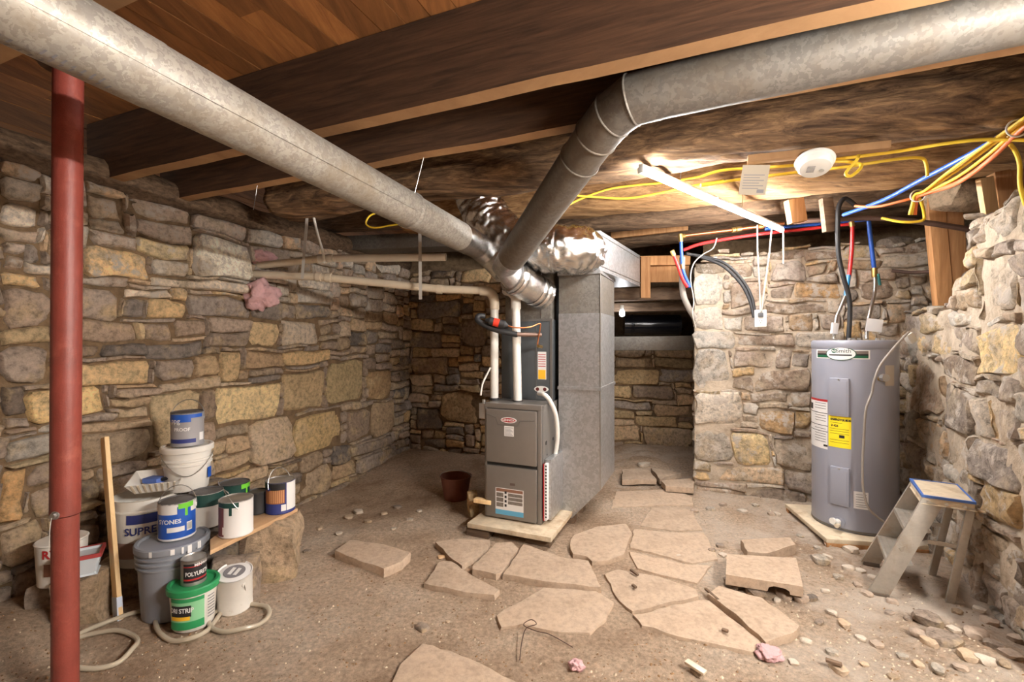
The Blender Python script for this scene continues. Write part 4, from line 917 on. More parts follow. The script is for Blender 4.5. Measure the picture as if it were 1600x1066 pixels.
for k, dx in enumerate((0, 5)):
    wire('black_cable', '%s of the two black cables arching over the pale wall to the outlet' % ('upper' if k else 'lower'), 'cable', [P(1072, 396 + k, 4.15), P(1095 + dx, 402 - k, 4.17), P(1128 + dx, 415 - k * 3, 4.1), P(1155 + dx, 440 - k * 2, 4.05), P(1170 + dx, 466, 4.0), P(1178 + dx * 0.4, 496, 3.96)], 0.013, BLACK)
ob = thing('outlet_box', 'white electrical outlet box on the pale stone wall', 'outlet', P(1188, 511, 3.93), R(-22))
mb = MB(); mb.box(-0.045, -0.02, 0, 0.045, 0.05, 0.145); build('box', mb, WHITE, ob, bevel=0.004)
mb = MB(); mb.box(-0.02, -0.034, 0.085, 0.02, -0.02, 0.12); build('plug', mb, mat('plug_grey', rgb(90, 90, 92), 0.5), ob, bevel=0.004)
mb = MB(); mb.tube([(0, -0.0225, 0.045), (0, -0.019, 0.045)], 0.022, 16); rc = build('receptacle', mb, WHITE, ob)
mb = MB(); mb.box(-0.012, -0.024, 0.045, -0.008, -0.022, 0.058); mb.box(0.008, -0.024, 0.045, 0.012, -0.022, 0.058); mb.tube([(0, -0.024, 0.034), (0, -0.022, 0.034)], 0.004, 8); build('slot', mb, INK, rc)
wire('power_cable', 'left white cable hanging from the beam to the outlet plug', 'cord', [P(1183, 352, 3.9), P(1184, 400, 3.9), P(1187, 450, 3.9), P(1188, 488, 3.9)], 0.006, WCORD)
mb = MB(); mb.tube(spline([P(1206, 352, 3.85), P(1202, 395, 3.86), P(1196, 440, 3.88), P(1190, 486, 3.9)]), 0.006, 8); build('power_cord', mb, WCORD, lamp, world=True)
wire('iron_pipe', 'rusty brown iron pipe running to the right across above the heater', 'pipe', [P(1240, 347, 3.7), P(1300, 343, 3.55), P(1370, 341, 3.4), P(1430, 346, 3.28), P(1480, 353, 3.2), P(1540, 363, 3.12)], 0.019, IRON)
# hanging wood blocks, strip, detector, tag
plank('wood_block', 'pale wood block nailed under the log near the light end', 'wood block', P(1246, 348, 3.25), P(1240, 312, 3.25), 0.11, 0.06, STUD, up=(0, 1, 0))
plank('wood_block', 'dark wood cleat hanging beside the blue pipe', 'wood block', P(1296, 362, 3.5), P(1290, 310, 3.5), 0.08, 0.05, OLDW, up=(0, 1, 0))
plank('wood_strip', 'sawn wood strip fixed along the underside of the bark log', 'wood strip', P(1168, 250, 2.36), P(1390, 228, 2.12), 0.05, 0.035, JOIST_B)
sd = thing('smoke_detector', 'round white smoke detector under the wood strip', 'smoke detector', P(1273, 250, 2.25), (R(-22), R(4), R(-20)))
mb = MB(); mb.lathe([(0, 0.0), (0.082, 0.0), (0.086, -0.008), (0.084, -0.018), (0.076, -0.022)], 36); build('base', mb, WHITE, sd)
mb = MB(); mb.lathe([(0.076, -0.020), (0.074, -0.040), (0.066, -0.052), (0.05, -0.056), (0, -0.057)], 36); cv = build('cover', mb, WHITE, sd)
mb = MB(); mb.tube([(0.03, 0.01, -0.0565), (0.03, 0.01, -0.060)], 0.011, 14); build('test_button', mb, mat('button_grey', rgb(180, 178, 172), 0.5), cv)
mb = MB()
for k in range(5): mb.box(-0.035, -0.02 + k * 0.009, -0.0585, -0.002, -0.017 + k * 0.009, -0.0568)
build('print_lines', mb, GREYINK, cv)
tg = thing('tag_card', 'hanging card in a clear sleeve beside the smoke detector', 'card', P(1182, 258, 2.33), (R(10), R(8), R(-22)))
mb = MB(); mb.box(-0.062, -0.001, -0.145, 0.062, 0.001, 0); build('card', mb, mat('old_card', rgb(176, 164, 146), 0.6), tg)
mb = MB()
for k in range(6): mb.box(-0.05, -0.0016, -0.05 - k * 0.013, 0.045 - 0.02 * (k % 2), -0.0011, -0.046 - k * 0.013)
mb.box(0.02, -0.0016, -0.135, 0.052, -0.0011, -0.118); build('print_lines', mb, GREYINK, tg)
# yellow branch cables along the logs
def ycab(label, px, r=0.0075, m=YEL, name='yellow_cable', group=None): return wire(name, label, 'cable', [P(*q) for q in px], r, m, group)
ycab('yellow cable along the hewn log, upper of the two left of the light', [(872, 330, 3.5), (905, 312, 3.5), (950, 296, 3.45), (990, 290, 3.4), (1040, 285, 3.3), (1100, 275, 3.1)])
ycab('yellow cable along the hewn log, lower of the two left of the light', [(890, 305, 3.45), (930, 308, 3.45), (980, 310, 3.4), (1030, 302, 3.3), (1075, 292, 3.2), (1130, 282, 3.0)])
ycab('yellow cable passing behind the tag card and smoke detector', [(1095, 276, 2.5), (1130, 266, 2.45), (1190, 262, 2.4), (1245, 258, 2.36), (1300, 252, 2.32), (1340, 255, 2.3), (1345, 262, 2.28), (1330, 275, 2.27), (1322, 270, 2.27), (1340, 248, 2.26), (1341, 235, 2.26)])
ycab('yellow cable from the detector that drops down short of the wire bundle', [(1095, 290, 2.5), (1160, 280, 2.45), (1240, 270, 2.4), (1320, 261, 2.35), (1400, 249, 2.3), (1438, 247, 2.3), (1447, 256, 2.3), (1449, 275, 2.3)])
ycab('long yellow cable running above the wire bundle to the right edge', [(1300, 250, 2.42), (1400, 237, 2.35), (1480, 224, 2.2), (1540, 218, 2.1), (1600, 219, 2.0), (1680, 224, 1.9)], 0.008)
ycab('yellow cable hanging down at the far right edge', [(1545, 219, 2.1), (1575, 223, 2.1), (1592, 250, 2.1), (1594, 290, 2.1), (1604, 325, 2.1)], 0.0085)
ycab('yellow cable end curling left of the long round duct', [(640, 348, 3.3), (612, 352, 3.3), (585, 356, 3.3), (572, 350, 3.3), (577, 338, 3.3), (590, 332, 3.3)], 0.006)
ycab('short yellow cable end hanging above the foil duct', [(852, 352, 3.75), (858, 344, 3.75), (860, 330, 3.75), (870, 305, 3.75)], 0.006)
BP = [(1720, 105, 1.60), (1660, 150, 1.75), (1592, 198, 1.95), (1540, 240, 2.2), (1490, 276, 2.5), (1447, 300, 2.78), (1432, 306, 2.85)]
offs = [(-8, -7), (-3, -4), (4, 2), (1, -9), (9, 7), (13, 3), (6, 11)]; mats_ = [YEL, YEL, YEL, YEL, ORA, ORA, ORA]
nm = ['outermost', 'second', 'third', 'innermost', 'upper', 'middle', 'lower']
for k, ((ox, oy), m_) in enumerate(zip(offs, mats_)):
    q = []
    for i, (x, y, Y) in enumerate(BP):
        f = 1.0 if i in (3, 4) else (0.55 if i < 3 else 0.25); q.append(P(x + ox * f, y + oy * f, Y + 0.01 * ((k * 3) % 4)))
    if k % 2 == 0: q += [P(1426 + k, 318, 2.88), P(1421 + k * 1.5, 336, 2.9)]
    elif k == 1: q += [P(1438, 312, 2.9), P(1444, 335, 2.95), P(1440, 345, 2.95), P(1410, 347, 3.0), P(1378, 341, 3.1)]
    elif k == 5: q += [P(1410, 314, 2.92), P(1370, 323, 3.05), P(1336, 322, 3.2)]
    wire('yellow_cable' if m_ is YEL else 'orange_cable', '%s %s cable in the bundle slung to the right' % (nm[k], 'yellow' if m_ is YEL else 'orange'), 'cable', q, 0.0085, m_, 'cables in the slung bundle')
wire('blue_pex_pipe', 'blue pipe slanting behind the wire bundle down to the left', 'pipe', [P(1560, 215, 2.15), P(1518, 240, 2.35), P(1440, 281, 2.7), P(1380, 313, 3.0), P(1318, 336, 3.3)], 0.0135, PEXB)
for x, y, Y, lb in ((1434, 306, 2.84, 'wire ring tying the lower end of the cable bundle'), (1590, 200, 1.94, 'white ring tying the cable bundle at the right edge')):
    c = P(x, y, Y); dd = (P(1592, 198, 1.95) - P(1447, 300, 2.78)).normalized(); u = dd.cross(Vector((0, 0, 1))).normalized(); v = dd.cross(u)
    mb = MB(); mb.tube([c + (u * math.cos(t) + v * math.sin(t)) * 0.036 for t in [i * 2 * math.pi / 24 for i in range(25)]], 0.004, 6, caps=False); tag(build('tie_ring', mb, WHITE), lb, 'ring')
# studs on the stepped right wall and rubble behind
def studs(label, base, top, w, t, k):
    d = thing('wood_stud_post', label, 'post', base)
    for i in range(k):
        o = E1 * (i * t * 1.02)
        mb = MB(); mb.beam(base + o, top + o, w * (1 if i == 0 else 0.9), t, up=E1); build('stud', mb, STUD, d, world=True, bevel=0.003)
    return d
studs('doubled wood studs standing on the low right wall by the corner', P(1474, 480, 3.36), P(1458, 310, 3.36), 0.09, 0.095, 2)
studs('brown wood studs behind the top of the right wall', P(1578, 420, 2.66), P(1560, 270, 2.66), 0.09, 0.07, 2)
plank('wood_stud', 'pale board standing at the right wall top left of the brown studs', 'board', P(1556, 388, 2.55), P(1538, 278, 2.55), 0.075, 0.03, PINE, up=(0, 1, 0))
def rock_mb(c, rx, ry, rz, sd, sub=2, amp=0.22):
    bm = bmesh.new(); bmesh.ops.create_icosphere(bm, subdivisions=sub, radius=1.0); mb = MB()
    for v in bm.verts:
        p = v.co; f = 1 + amp * n3(p.x * 1.3 + sd, p.y * 1.3, p.z * 1.3) + amp * 0.5 * n3(p.x * 3 + sd, p.y * 3, p.z * 3)
        q = Vector((max(-0.8, min(0.8, p.x)), max(-0.8, min(0.8, p.y)), max(-0.62, min(0.62, p.z)))) * f
        mb.v.append(Vector((c[0] + q.x * rx * 1.2, c[1] + q.y * ry * 1.2, c[2] + q.z * rz * 1.5)))
    mb.f = [tuple(v.index for v in f.verts) for f in bm.faces]; bm.free(); return mb
def rock(name, label, c, rx, ry, rz, tone, sd, m=STONE, group=None, sub=2, rot=0.0, cat='stone'):
    mb = rock_mb((0, 0, 0), rx, ry, rz, sd, sub); mb.move(Matrix.Translation(Vector(c)) @ Matrix.Rotation(rot, 4, 'Z'))
    o = tag(build(name, mb, m, angle=40), label, cat, group); cc = TONES[tone]; o.color = (*rgb(*cc), 1); return o
for k, (x, y, Y, rx, rz, tn, lb) in enumerate([(1500, 300, 3.3, 0.19, 0.16, 't', 'big tan boulder behind the studs above the right wall'), (1420, 400, 3.95, 0.16, 0.10, 'd', 'dark rubble stone on the wall top right of the blue pipe'),
    (1400, 385, 3.98, 0.13, 0.07, 'g', 'grey rubble stone above the heater by the corner'), (1520, 425, 3.5, 0.22, 0.12, 'd', 'dark boulder in the recess right of the doubled studs'), (1560, 440, 3.2, 0.2, 0.1, 'd', 'dark flat stone at the back of the right recess'), (1440, 430, 3.85, 0.14, 0.1, 'd', 'dark stone left of the doubled studs')]):
    rock('loose_stone', lb, P(x, y, Y), rx, rx * 0.8, rz, tn, k * 3.1)
wire('rusty_pipe_stub', 'rusty pipe stub sticking out of the wall near the doubled studs', 'pipe', [P(1394, 423, 3.72), P(1425, 426, 3.62), P(1460, 424, 3.5)], 0.014, IRON)
wire('recess_pipe', 'grey pipe lying in the dark recess behind the studs', 'pipe', [P(1485, 413, 3.55), P(1545, 411, 3.4)], 0.022, GCORD)

# ------------------------------------------------------------------ water heater
hc = Vector((2.535, 3.42, 0.055)); hr = 0.262; hh = 1.345
front = math.atan2(-hc.y, -hc.x)                # direction from the tank towards the camera
wh = thing('water_heater', 'tall grey electric water heater with yellow energy label in the corner', 'water heater', hc)
mb = MB(); mb.lathe([(0, 0.0), (hr * 0.97, 0.0), (hr * 0.97, 0.014), (hr, 0.016), (hr, hh - 0.02), (hr * 0.985, hh - 0.006), (hr * 0.97, hh), (0, hh + 0.004)], 72); build('jacket', mb, TANK, wh)
mb = MB(); mb.lathe([(hr + 0.001, hh - 0.055), (hr + 0.003, hh - 0.05), (hr + 0.003, hh - 0.008), (hr * 0.98, hh + 0.004), (hr * 0.94, hh + 0.006), (0, hh + 0.006)], 72); build('top_rim', mb, TANK, wh)
mb = MB(); mb.lathe([(hr + 0.001, 0.012), (hr + 0.0022, 0.014), (hr + 0.0022, 0.022), (hr + 0.001, 0.024)], 72); build('base_band', mb, FURND, wh)
def ha(px):      # angle on the jacket seen at image column px
    best = None
    for i in range(-120, 121):
        t = front + i * R(0.7); p = hc + Vector((math.cos(t), math.sin(t), 0)) * hr; x = 800 + F * p.x / p.y
        if best is None or abs(x - px) < best[0]: best = (abs(x - px), t)
    return best[1]
def hz(py, px):
    t = ha(px); p = hc + Vector((math.cos(t), math.sin(t), 0)) * hr; return H - (py - 533) / F * p.y - hc.z
def hlabel(name, x0, y0, x1, y1, m, off=0.0012, parent=None):
    xm = (x0 + x1) / 2; mb = MB(); mb.arc(hr + off, ha(x0), ha(x1), hz(y1, xm), hz(y0, xm)); return build(name, mb, m, parent or wh, world=False)
# badge
bg = hlabel('badge_strip', 1276, 547, 1359, 561, PAPER)
hlabel('badge_band', 1278, 548.5, 1357, 554, mat('badge_taupe', rgb(120, 108, 102), 0.5), 0.0018, bg); hlabel('badge_band', 1278, 554.5, 1357, 559.5, mat('badge_green', rgb(24, 92, 62), 0.5), 0.0018, bg); hlabel('badge_band', 1278, 553, 1357, 555.5, INK, 0.0022, bg)
def hell(px, py, rx, rz, m, off, parent):
    t0, z0 = ha(px), hz(py, px); mb = MB(); N = 32
    for k in range(N + 1):
        u = -math.cos(math.pi * k / N); t = t0 + rx / hr * u; w = rz * math.sqrt(max(0.0, 1 - u * u)) + 1e-4
        for s_ in (-1, 1): mb.v.append(Vector(((hr + off) * math.cos(t), (hr + off) * math.sin(t), z0 + s_ * w)))
    mb.f = [(2 * k, 2 * k + 2, 2 * k + 3, 2 * k + 1) for k in range(N)]; return build('badge_oval', mb, m, parent)
hell(1313, 553, 0.094, 0.048, mat('oval_edge', rgb(52, 84, 70), 0.5), 0.0026, bg); hell(1313, 553, 0.088, 0.043, PAPER, 0.0032, bg)
hlabel('badge_band', 1296, 554, 1331, 556, INK, 0.0036, bg)
t_ = text_cyl('Smith', 0.040, hr + 0.004, ha(1317.5), hz(548.5, 1313), bold=0.0004); build('lettering', t_, mat('smith_grey', rgb(70, 84, 84), 0.5), bg, smooth=False)
hell(1303.5, 548.3, 0.017, 0.016, mat('oval_edge2', rgb(34, 92, 72), 0.5), 0.0038, bg)
t_ = text_cyl('AO', 0.019, hr + 0.0046, ha(1303.5), hz(548.3, 1304), bold=0.0006); build('lettering', t_, PAPER, bg, smooth=False)
# access panels
def hpanel(x0, y0, x1, y1):
    a0, a1 = ha(x0), ha(x1); am = (a0 + a1) / 2; w = abs(a1 - a0) * hr / 2; z0, z1 = hz(y1, (x0 + x1) / 2), hz(y0, (x0 + x1) / 2)
    mb = MB(); mb.box(hr * math.cos(abs(a1 - a0) / 2) - 0.03, -w, z0, hr + 0.016, w, z1); mb.move(Matrix.Rotation(am, 4, 'Z')); o = build('access_panel', mb, TANK, wh, bevel=0.012)
    mb = MB(); mb.box(hr * math.cos(abs(a1 - a0) / 2) - 0.03, -w * 0.8, z0 + 0.018, hr + 0.0185, w * 0.8, z1 - 0.02); mb.move(Matrix.Rotation(am, 4, 'Z')); build('raised_field', mb, TANK, o, bevel=0.002)
    mb = MB(); mb.tube([(hr + 0.012, 0, z1 - 0.010), (hr + 0.02, 0, z1 - 0.010)], 0.006, 10); mb.move(Matrix.Rotation(am, 4, 'Z')); build('screw', mb, STEEL, o)
hpanel(1297, 591, 1328, 651); hpanel(1298, 730, 1328, 790)
eg = hlabel('energy_label', 1295, 651, 1330, 700, YELLOWL)
t_ = text_cyl('ENERGYGUIDE', 0.0192, hr + 0.002, ha(1312.5), hz(656.5, 1312), bold=0.0011, sx=0.98); build('lettering', t_, INK, eg, smooth=False)
t_ = text_cyl('$ 423', 0.020, hr + 0.002, ha(1304), hz(665, 1304), bold=0.0008); build('lettering', t_, INK, eg, smooth=False)
mb = MB(); mb.arc(hr + 0.0018, ha(1311), ha(1320), hz(685, 1315), hz(680.5, 1315)); build('print_mark', mb, INK, eg)
mb = MB()
for y in (661, 670.5, 674, 678, 688, 692): mb.arc(hr + 0.0018, ha(1297), ha(1327 if y != 661 else 1316), hz(y + 0.6, 1312), hz(y, 1312))
build('print_lines', mb, mat('olive_ink', rgb(120, 108, 20), 0.6), eg)
wl_ = hlabel('warning_label', 1265.5, 623, 1293.5, 699, PAPER)
hlabel('label_band', 1265.5, 623, 1293.5, 626.5, REDINK, 0.0018, wl_)
mb = MB()
for y in (644, 663, 672): mb.arc(hr + 0.0018, ha(1265.5), ha(1293.5), hz(y + 0.9, 1280), hz(y, 1280))
for y in (629, 633, 637, 648, 652, 656, 668, 676, 680, 684, 688): mb.arc(hr + 0.0018, ha(1274), ha(1291), hz(y + 0.7, 1280), hz(y, 1280))
mb.arc(hr + 0.0018, ha(1267), ha(1271), hz(638, 1270), hz(629, 1270)); mb.arc(hr + 0.0019, ha(1287), ha(1293), hz(698, 1290), hz(695, 1290)); build('print_lines', mb, INK, wl_)
rl = hlabel('rating_label', 1334, 769, 1357, 796, PAPER)
mb = MB()
for y in (773, 777, 781, 785, 789, 792): mb.arc(hr + 0.0018, ha(1337), ha(1354), hz(y + 0.8, 1345), hz(y, 1345))
build('print_lines', mb, GREYINK, rl)
hlabel('beige_label', 1383, 571, 1397, 603, mat('beige_label', rgb(180, 170, 158), 0.6))
# drain valve and relief valve
def radial(name, t, z, r0, r1, ra, m, seg=14, parent=None):
    mb = MB(); c, s_ = math.cos(t), math.sin(t); mb.tube([(c * r0, s_ * r0, z), (c * r1, s_ * r1, z)], ra, seg); return build(name, mb, m, parent or wh)
zt = hz(815, 1310); dv = radial('drain_valve', ha(1310), zt, hr - 0.01, hr + 0.05, 0.020, WHITE); radial('valve_knob', ha(1307.5), zt + 0.012, hr + 0.045, hr + 0.065, 0.022, WHITE, 8, dv); radial('escutcheon', ha(1311), zt, hr - 0.002, hr + 0.004, 0.036, TANK, 20, dv); radial('spout', ha(1313), zt - 0.012, hr + 0.03, hr + 0.07, 0.014, PVCO, 12, dv)
zt = hz(592, 1376); rv = radial('relief_valve', ha(1375), zt, hr - 0.01, hr + 0.05, 0.017, BRASS); radial('valve_body', ha(1374), zt + 0.01, hr + 0.03, hr + 0.062, 0.026, STEEL, 8, rv)
mb = MB(); 
for dx in (-0.12, -0.09, -0.05, 0.08, 0.12): mb.tube([(dx, -0.12, hh), (dx, -0.12, hh + 0.022)], 0.012, 8)
build('top_fittings', mb, STEEL, wh)
# plumbing above the tank
drop('hot_pipe', 'red hot-water pipe dropping to the flexible connector above the tank', [P(1332, 350, 3.6), P(1331, 390, 3.6), P(1327, 432, 3.6)], 0.0145, PEXR, [(P(1330, 346, 3.6), P(1332, 354, 3.6), 0.02, BRASS), (P(1326, 430, 3.6), P(1322, 463, 3.58), 0.016, mat('valve_blue', rgb(46, 124, 176), 0.4))])
drop('flexible_connector', 'braided steel connector entering the top of the tank under a white tag', [P(1321, 463, 3.58), P(1313, 482, 3.55), P(1306, 500, 3.52), P(1303, 530, 3.5)], 0.012, STEEL)
plank('paper_tag', 'white paper tag wrapped on the braided connector', 'tag', P(1305, 505, 3.48), P(1303, 522, 3.48), 0.045, 0.024, PAPER, up=(0, 1, 0))
drop('cold_pipe', 'blue cold-water pipe dropping to the brass valve above the tank', [P(1357, 343, 3.62), P(1361, 380, 3.62), P(1366, 420, 3.62)], 0.0155, PEXB, [(P(1366, 419, 3.62), P(1366.5, 433, 3.62), 0.021, BRASS), (P(1372, 428, 3.6), P(1375, 446, 3.6), 0.010, mat('valve_teal', rgb(40, 110, 110), 0.4))])
drop('flexible_connector', 'steel connector curving from the brass valve to the right of the tank top', [P(1367, 433, 3.62), P(1367, 455, 3.6), P(1360, 485, 3.55), P(1355, 510, 3.52), P(1354, 530, 3.5)], 0.013, STEEL)
plank('paper_tag', 'white printed tag hanging beside the right connector', 'tag', P(1353.5, 507, 3.47), P(1379, 510, 3.44), 0.004, 0.095, PAPER)
wire('black_conduit', 'black flexible conduit arching down into the tank top', 'conduit', [P(1337, 322, 3.45), P(1328, 314, 3.45), P(1319, 311, 3.45), P(1311, 322, 3.45), P(1309, 345, 3.45), P(1310, 395, 3.48), P(1317, 430, 3.48), P(1326, 462, 3.48), P(1328, 490, 3.48), P(1325.5, 532, 3.48)], 0.0165, BLACK)
wire('tank_cord', 'long grey-white cord hanging down the front of the water heater', 'cord', [P(1420, 519, 3.22), P(1400, 540, 3.12), P(1376, 570, 3.1), P(1366, 595, 3.09), P(1362, 615, 3.09), P(1353, 640, 3.08), P(1350, 680, 3.08), P(1347.5, 730, 3.08), P(1349, 765, 3.08), P(1358, 795, 3.06), P(1385, 819, 3.02)], 0.0075, GCORD)
plank('wall_clip', 'small white fitting on the wall where the tank cord starts', 'fitting', P(1418, 522, 3.25), P(1426, 535, 3.25), 0.05, 0.04, WCORD, up=(0, 1, 0))
hb = thing('heater_platform', 'low board platform under the water heater', 'platform', (hc.x, hc.y, 0), R(-10))
mb = MB(); mb.box(-0.34, -0.35, 0.025, 0.27, 0.34, 0.055); build('board', mb, PAINTW, hb, bevel=0.004)
for y in (-0.355, 0.28):
    mb = MB(); mb.box(-0.34, y, -0.03, 0.27, y + 0.04, 0.025); build('runner', mb, STUD, hb, bevel=0.003)

# ------------------------------------------------------------------ aluminium step stool
wv = Vector((0.54, 0.84, 0)).normalized(); dv_ = Vector((wv.y, -wv.x, 0)); F0 = Vector((2.01, 2.54, ground(2.01, 2.54)))
sl = thing('step_ladder', 'small dusty aluminium step stool with blue tape on its top, by the right wall', 'step stool', F0)
def LP(w, dd, z): return F0 + wv * w + dv_ * dd + Vector((0, 0, z))
TZ = 0.575
for w0, w1 in ((0.0, 0.04), (0.42, 0.37)):
    mb = MB(); a, b = LP(w0, 0.0, -0.01), LP(w1, 0.235, TZ - 0.03); mb.beam(a, b, 0.022, 0.085, up=dv_); build('front_rail', mb, ALU, sl, world=True, bevel=0.003)
    mb = MB(); mb.beam(LP(w0, -0.025, 0.0) , LP(w0, 0.055, 0.004), 0.034, 0.03); build('rubber_foot', mb, mat('worn_rubber', rgb(96, 84, 72), 0.8), sl, world=True, bevel=0.004)
    mb = MB(); mb.beam(LP(w0 + (0.015 if w0 == 0 else -0.015), 0.29, -0.02), LP(w1, 0.385, TZ - 0.03), 0.024, 0.034, up=dv_); build('rear_leg', mb, ALU, sl, world=True, bevel=0.003)
    mb = MB(); mb.beam(LP(w0 * 0.97 + 0.008, 0.10, 0.27), LP(w1, 0.22, 0.33), 0.006, 0.022); mb.beam(LP(w1, 0.22, 0.33), LP(w1, 0.345, 0.33), 0.006, 0.02); build('spreader', mb, ALU, sl, world=True)
for z in (0.20, 0.39):
    f = z / TZ; mb = MB(); w0, w1 = 0.012 + 0.03 * f, 0.41 - 0.04 * f; dd = 0.235 * f
    mb.add([LP(w0, dd - 0.04, z), LP(w1, dd - 0.04, z), LP(w1, dd + 0.075, z), LP(w0, dd + 0.075, z), LP(w0, dd - 0.04, z - 0.03), LP(w1, dd - 0.04, z - 0.03), LP(w1, dd + 0.075, z - 0.012), LP(w0, dd + 0.075, z - 0.012)],
           [(0, 1, 2, 3), (7, 6, 5, 4), (0, 4, 5, 1), (1, 5, 6, 2), (2, 6, 7, 3), (3, 7, 4, 0)]); tr = build('tread', mb, ALU, sl, world=True, bevel=0.004)
    mb = MB()
    for k in range(4): mb.beam(LP(w0 + 0.01, dd - 0.025 + 0.025 * k, z + 0.001), LP(w1 - 0.01, dd - 0.025 + 0.025 * k, z + 0.001), 0.006, 0.003)
    build('tread_rib', mb, ALU, tr, world=True)
mb = MB(); q = [LP(0.03, 0.195, 0), LP(0.03, 0.40, 0), LP(0.38, 0.40, 0), LP(0.38, 0.195, 0)]; skin(mb, loop(q, F0.z + TZ - 0.045), loop(q, F0.z + TZ)); mb.f += [(0, 1, 2, 3), (4, 5, 6, 7)]; tp = build('top_cap', mb, PAINTW, sl, world=True, bevel=0.006)
mb = MB(); g = [LP(0.027, 0.192, 0), LP(0.027, 0.403, 0), LP(0.383, 0.403, 0), LP(0.383, 0.192, 0)]; g2 = [LP(0.04, 0.203, 0), LP(0.038, 0.392, 0), LP(0.374, 0.394, 0), LP(0.372, 0.206, 0)]
zz = F0.z; 
def lz(pts, z): return [Vector((p.x, p.y, z)) for p in pts]
q = [Vector((p.x, p.y, p.z)) for p in q]
skin(mb, lz(g, zz + TZ - 0.010), lz(g, zz + TZ + 0.003)); skin(mb, lz(g, zz + TZ + 0.003), lz(g2, zz + TZ + 0.0025)); build('blue_tape', mb, TAPE, tp, world=True, smooth=False)
mb = MB()
for dd in (0.22, 0.29, 0.36): mb.tube([LP(0.030, dd, TZ - 0.03), LP(0.022, dd, TZ - 0.03)], 0.008, 10)
build('rivet', mb, STEEL, tp, world=True)
# ------------------------------------------------------------------ paint cans, buckets, plank by the left wall
def face(loc): return math.atan2(-loc[1], -loc[0])
def can(name, label, loc, r, h, body=CANM, lid=LIDM, rot=(0, 0, 0), handle=None, splat=None, cat='paint can'):
    t = thing(name, label, cat, loc, rot)
    mb = MB(); mb.lathe([(0, 0.002), (r * 0.97, 0.0), (r, 0.004), (r, 0.008), (r * 0.985, 0.011), (r * 0.985, h - 0.012), (r, h - 0.009), (r, h)], 40); build('body', mb, body, t)
    mb = MB(); mb.lathe([(r, h - 0.006), (r, h), (r * 0.96, h + 0.002), (r * 0.93, h - 0.002), (r * 0.90, h - 0.005), (r * 0.82, h - 0.002), (0, h - 0.003)], 40); l = build('lid', mb, lid, t)
    if splat:
        mb = MB(); a = face(loc) + splat[0]; mb.arc(r * 1.006, a - 0.45, a + 0.45, h - 0.03, h - 0.004); build('paint_drip', mb, splat[1], t); mb = MB(); mb.arc(r * 1.006, a - 0.1, a + 0.06, h - 0.07, h - 0.029); build('paint_drip', mb, splat[1], t)
    if handle is not None:
        a = handle[0]; dx, dy = math.cos(a), math.sin(a); up = handle[1]; pts = []
        for k in range(17):
            q = math.pi * k / 16; c = math.cos(q); s_ = math.sin(q)
            pts.append(Vector((dx * c * r * 1.03 - dy * s_ * r * 1.1 * math.cos(up), dy * c * r * 1.03 + dx * s_ * r * 1.1 * math.cos(up), h * 0.80 + s_ * r * 1.35 * math.sin(up))))
        mb = MB(); mb.tube(pts, 0.0022, 6); build('wire_handle', mb, STEEL, t)
        for s_ in (-1, 1):
            mb = MB(); mb.tube([(dx * s_ * r * 0.97, dy * s_ * r * 0.97, h * 0.80), (dx * s_ * r * 1.03, dy * s_ * r * 1.03, h * 0.80)], 0.010, 12); build('handle_ear', mb, body if body is not CANM else STEEL, t)
    return t
def clab(t, r, a0, a1, z0, z1, m, name='label', off=1.003, parent=None):
    a = face(t.location); mb = MB(); mb.arc(r * off, a + a0, a + a1, z0, z1, 18); return build(name, mb, m, parent or t)
def ctxt(t, txt, size, r, a, z, m, parent, off=1.006, **k):
    return build('lettering', text_cyl(txt, size, r * off, face(t.location) + a, z, **k), m, parent, smooth=False)
def bucket(name, label, loc, r, h, m, rot=(0, 0, 0), lid=None, cat='bucket', ribs=(0.80, 0.86), open_=False):
    t = thing(name, label, cat, loc, rot); rb = r * 0.86
    f = lambda z: rb + (r - rb) * z / h
    pr = [(0, 0.0), (rb * 0.96, 0.0), (rb, 0.006)]
    for q in ribs: pr += [(f(q * h), q * h - 0.012), (f(q * h) + 0.009, q * h - 0.008), (f(q * h) + 0.009, q * h), (f(q * h), q * h + 0.004)]
    pr += [(r, h - 0.004), (r + 0.004, h)]
    if open_: pr += [(r - 0.004, h), (r - 0.008, h - 0.02), (rb, 0.08), (0, 0.075)]
    mb = MB(); mb.lathe(pr, 48); build('body', mb, m, t)
    if lid:
        mb = MB(); mb.lathe([(r + 0.003, h - 0.028), (r + 0.010, h - 0.026), (r + 0.011, h), (r + 0.006, h + 0.006), (r - 0.006, h + 0.006), (r - 0.012, h - 0.004), (r * 0.6, h - 0.002), (0, h - 0.003)], 48); build('lid', mb, lid, t)
    return t
# stones and plank that carry the cans
def block(name, label, c, sx, sy, sz, rot, tone, sd, cat='stone'):
    mb = MB(); bm = bmesh.new(); bmesh.ops.create_cube(bm, size=1.0); bmesh.ops.subdivide_edges(bm, edges=bm.edges[:], cuts=5, use_grid_fill=True)
    for v in bm.verts:
        p = v.co.copy(); k = 1 - 0.10 * (abs(p.x * 2) ** 4 + abs(p.y * 2) ** 4 + abs(p.z * 2) ** 4) / 3
        p = Vector((p.x * sx, p.y * sy, p.z * sz)) * k; w = 0.035
        mb.v.append(p + Vector((n3(p.x * 7 + sd, p.y * 7, p.z * 7), n3(p.x * 7, p.y * 7 + sd, p.z * 7), n3(p.x * 7, p.y * 7, p.z * 7 + sd))) * w)
    mb.f = [tuple(v.index for v in f.verts) for f in bm.faces]; bm.free()
    mb.move(Matrix.Translation(Vector((c[0], c[1], c[2] + sz / 2))) @ Matrix.Rotation(rot, 4, 'Z'))
    o = tag(build(name, mb, STONE, angle=40), label, cat); o.color = (*rgb(*TONES[tone]), 1); return o
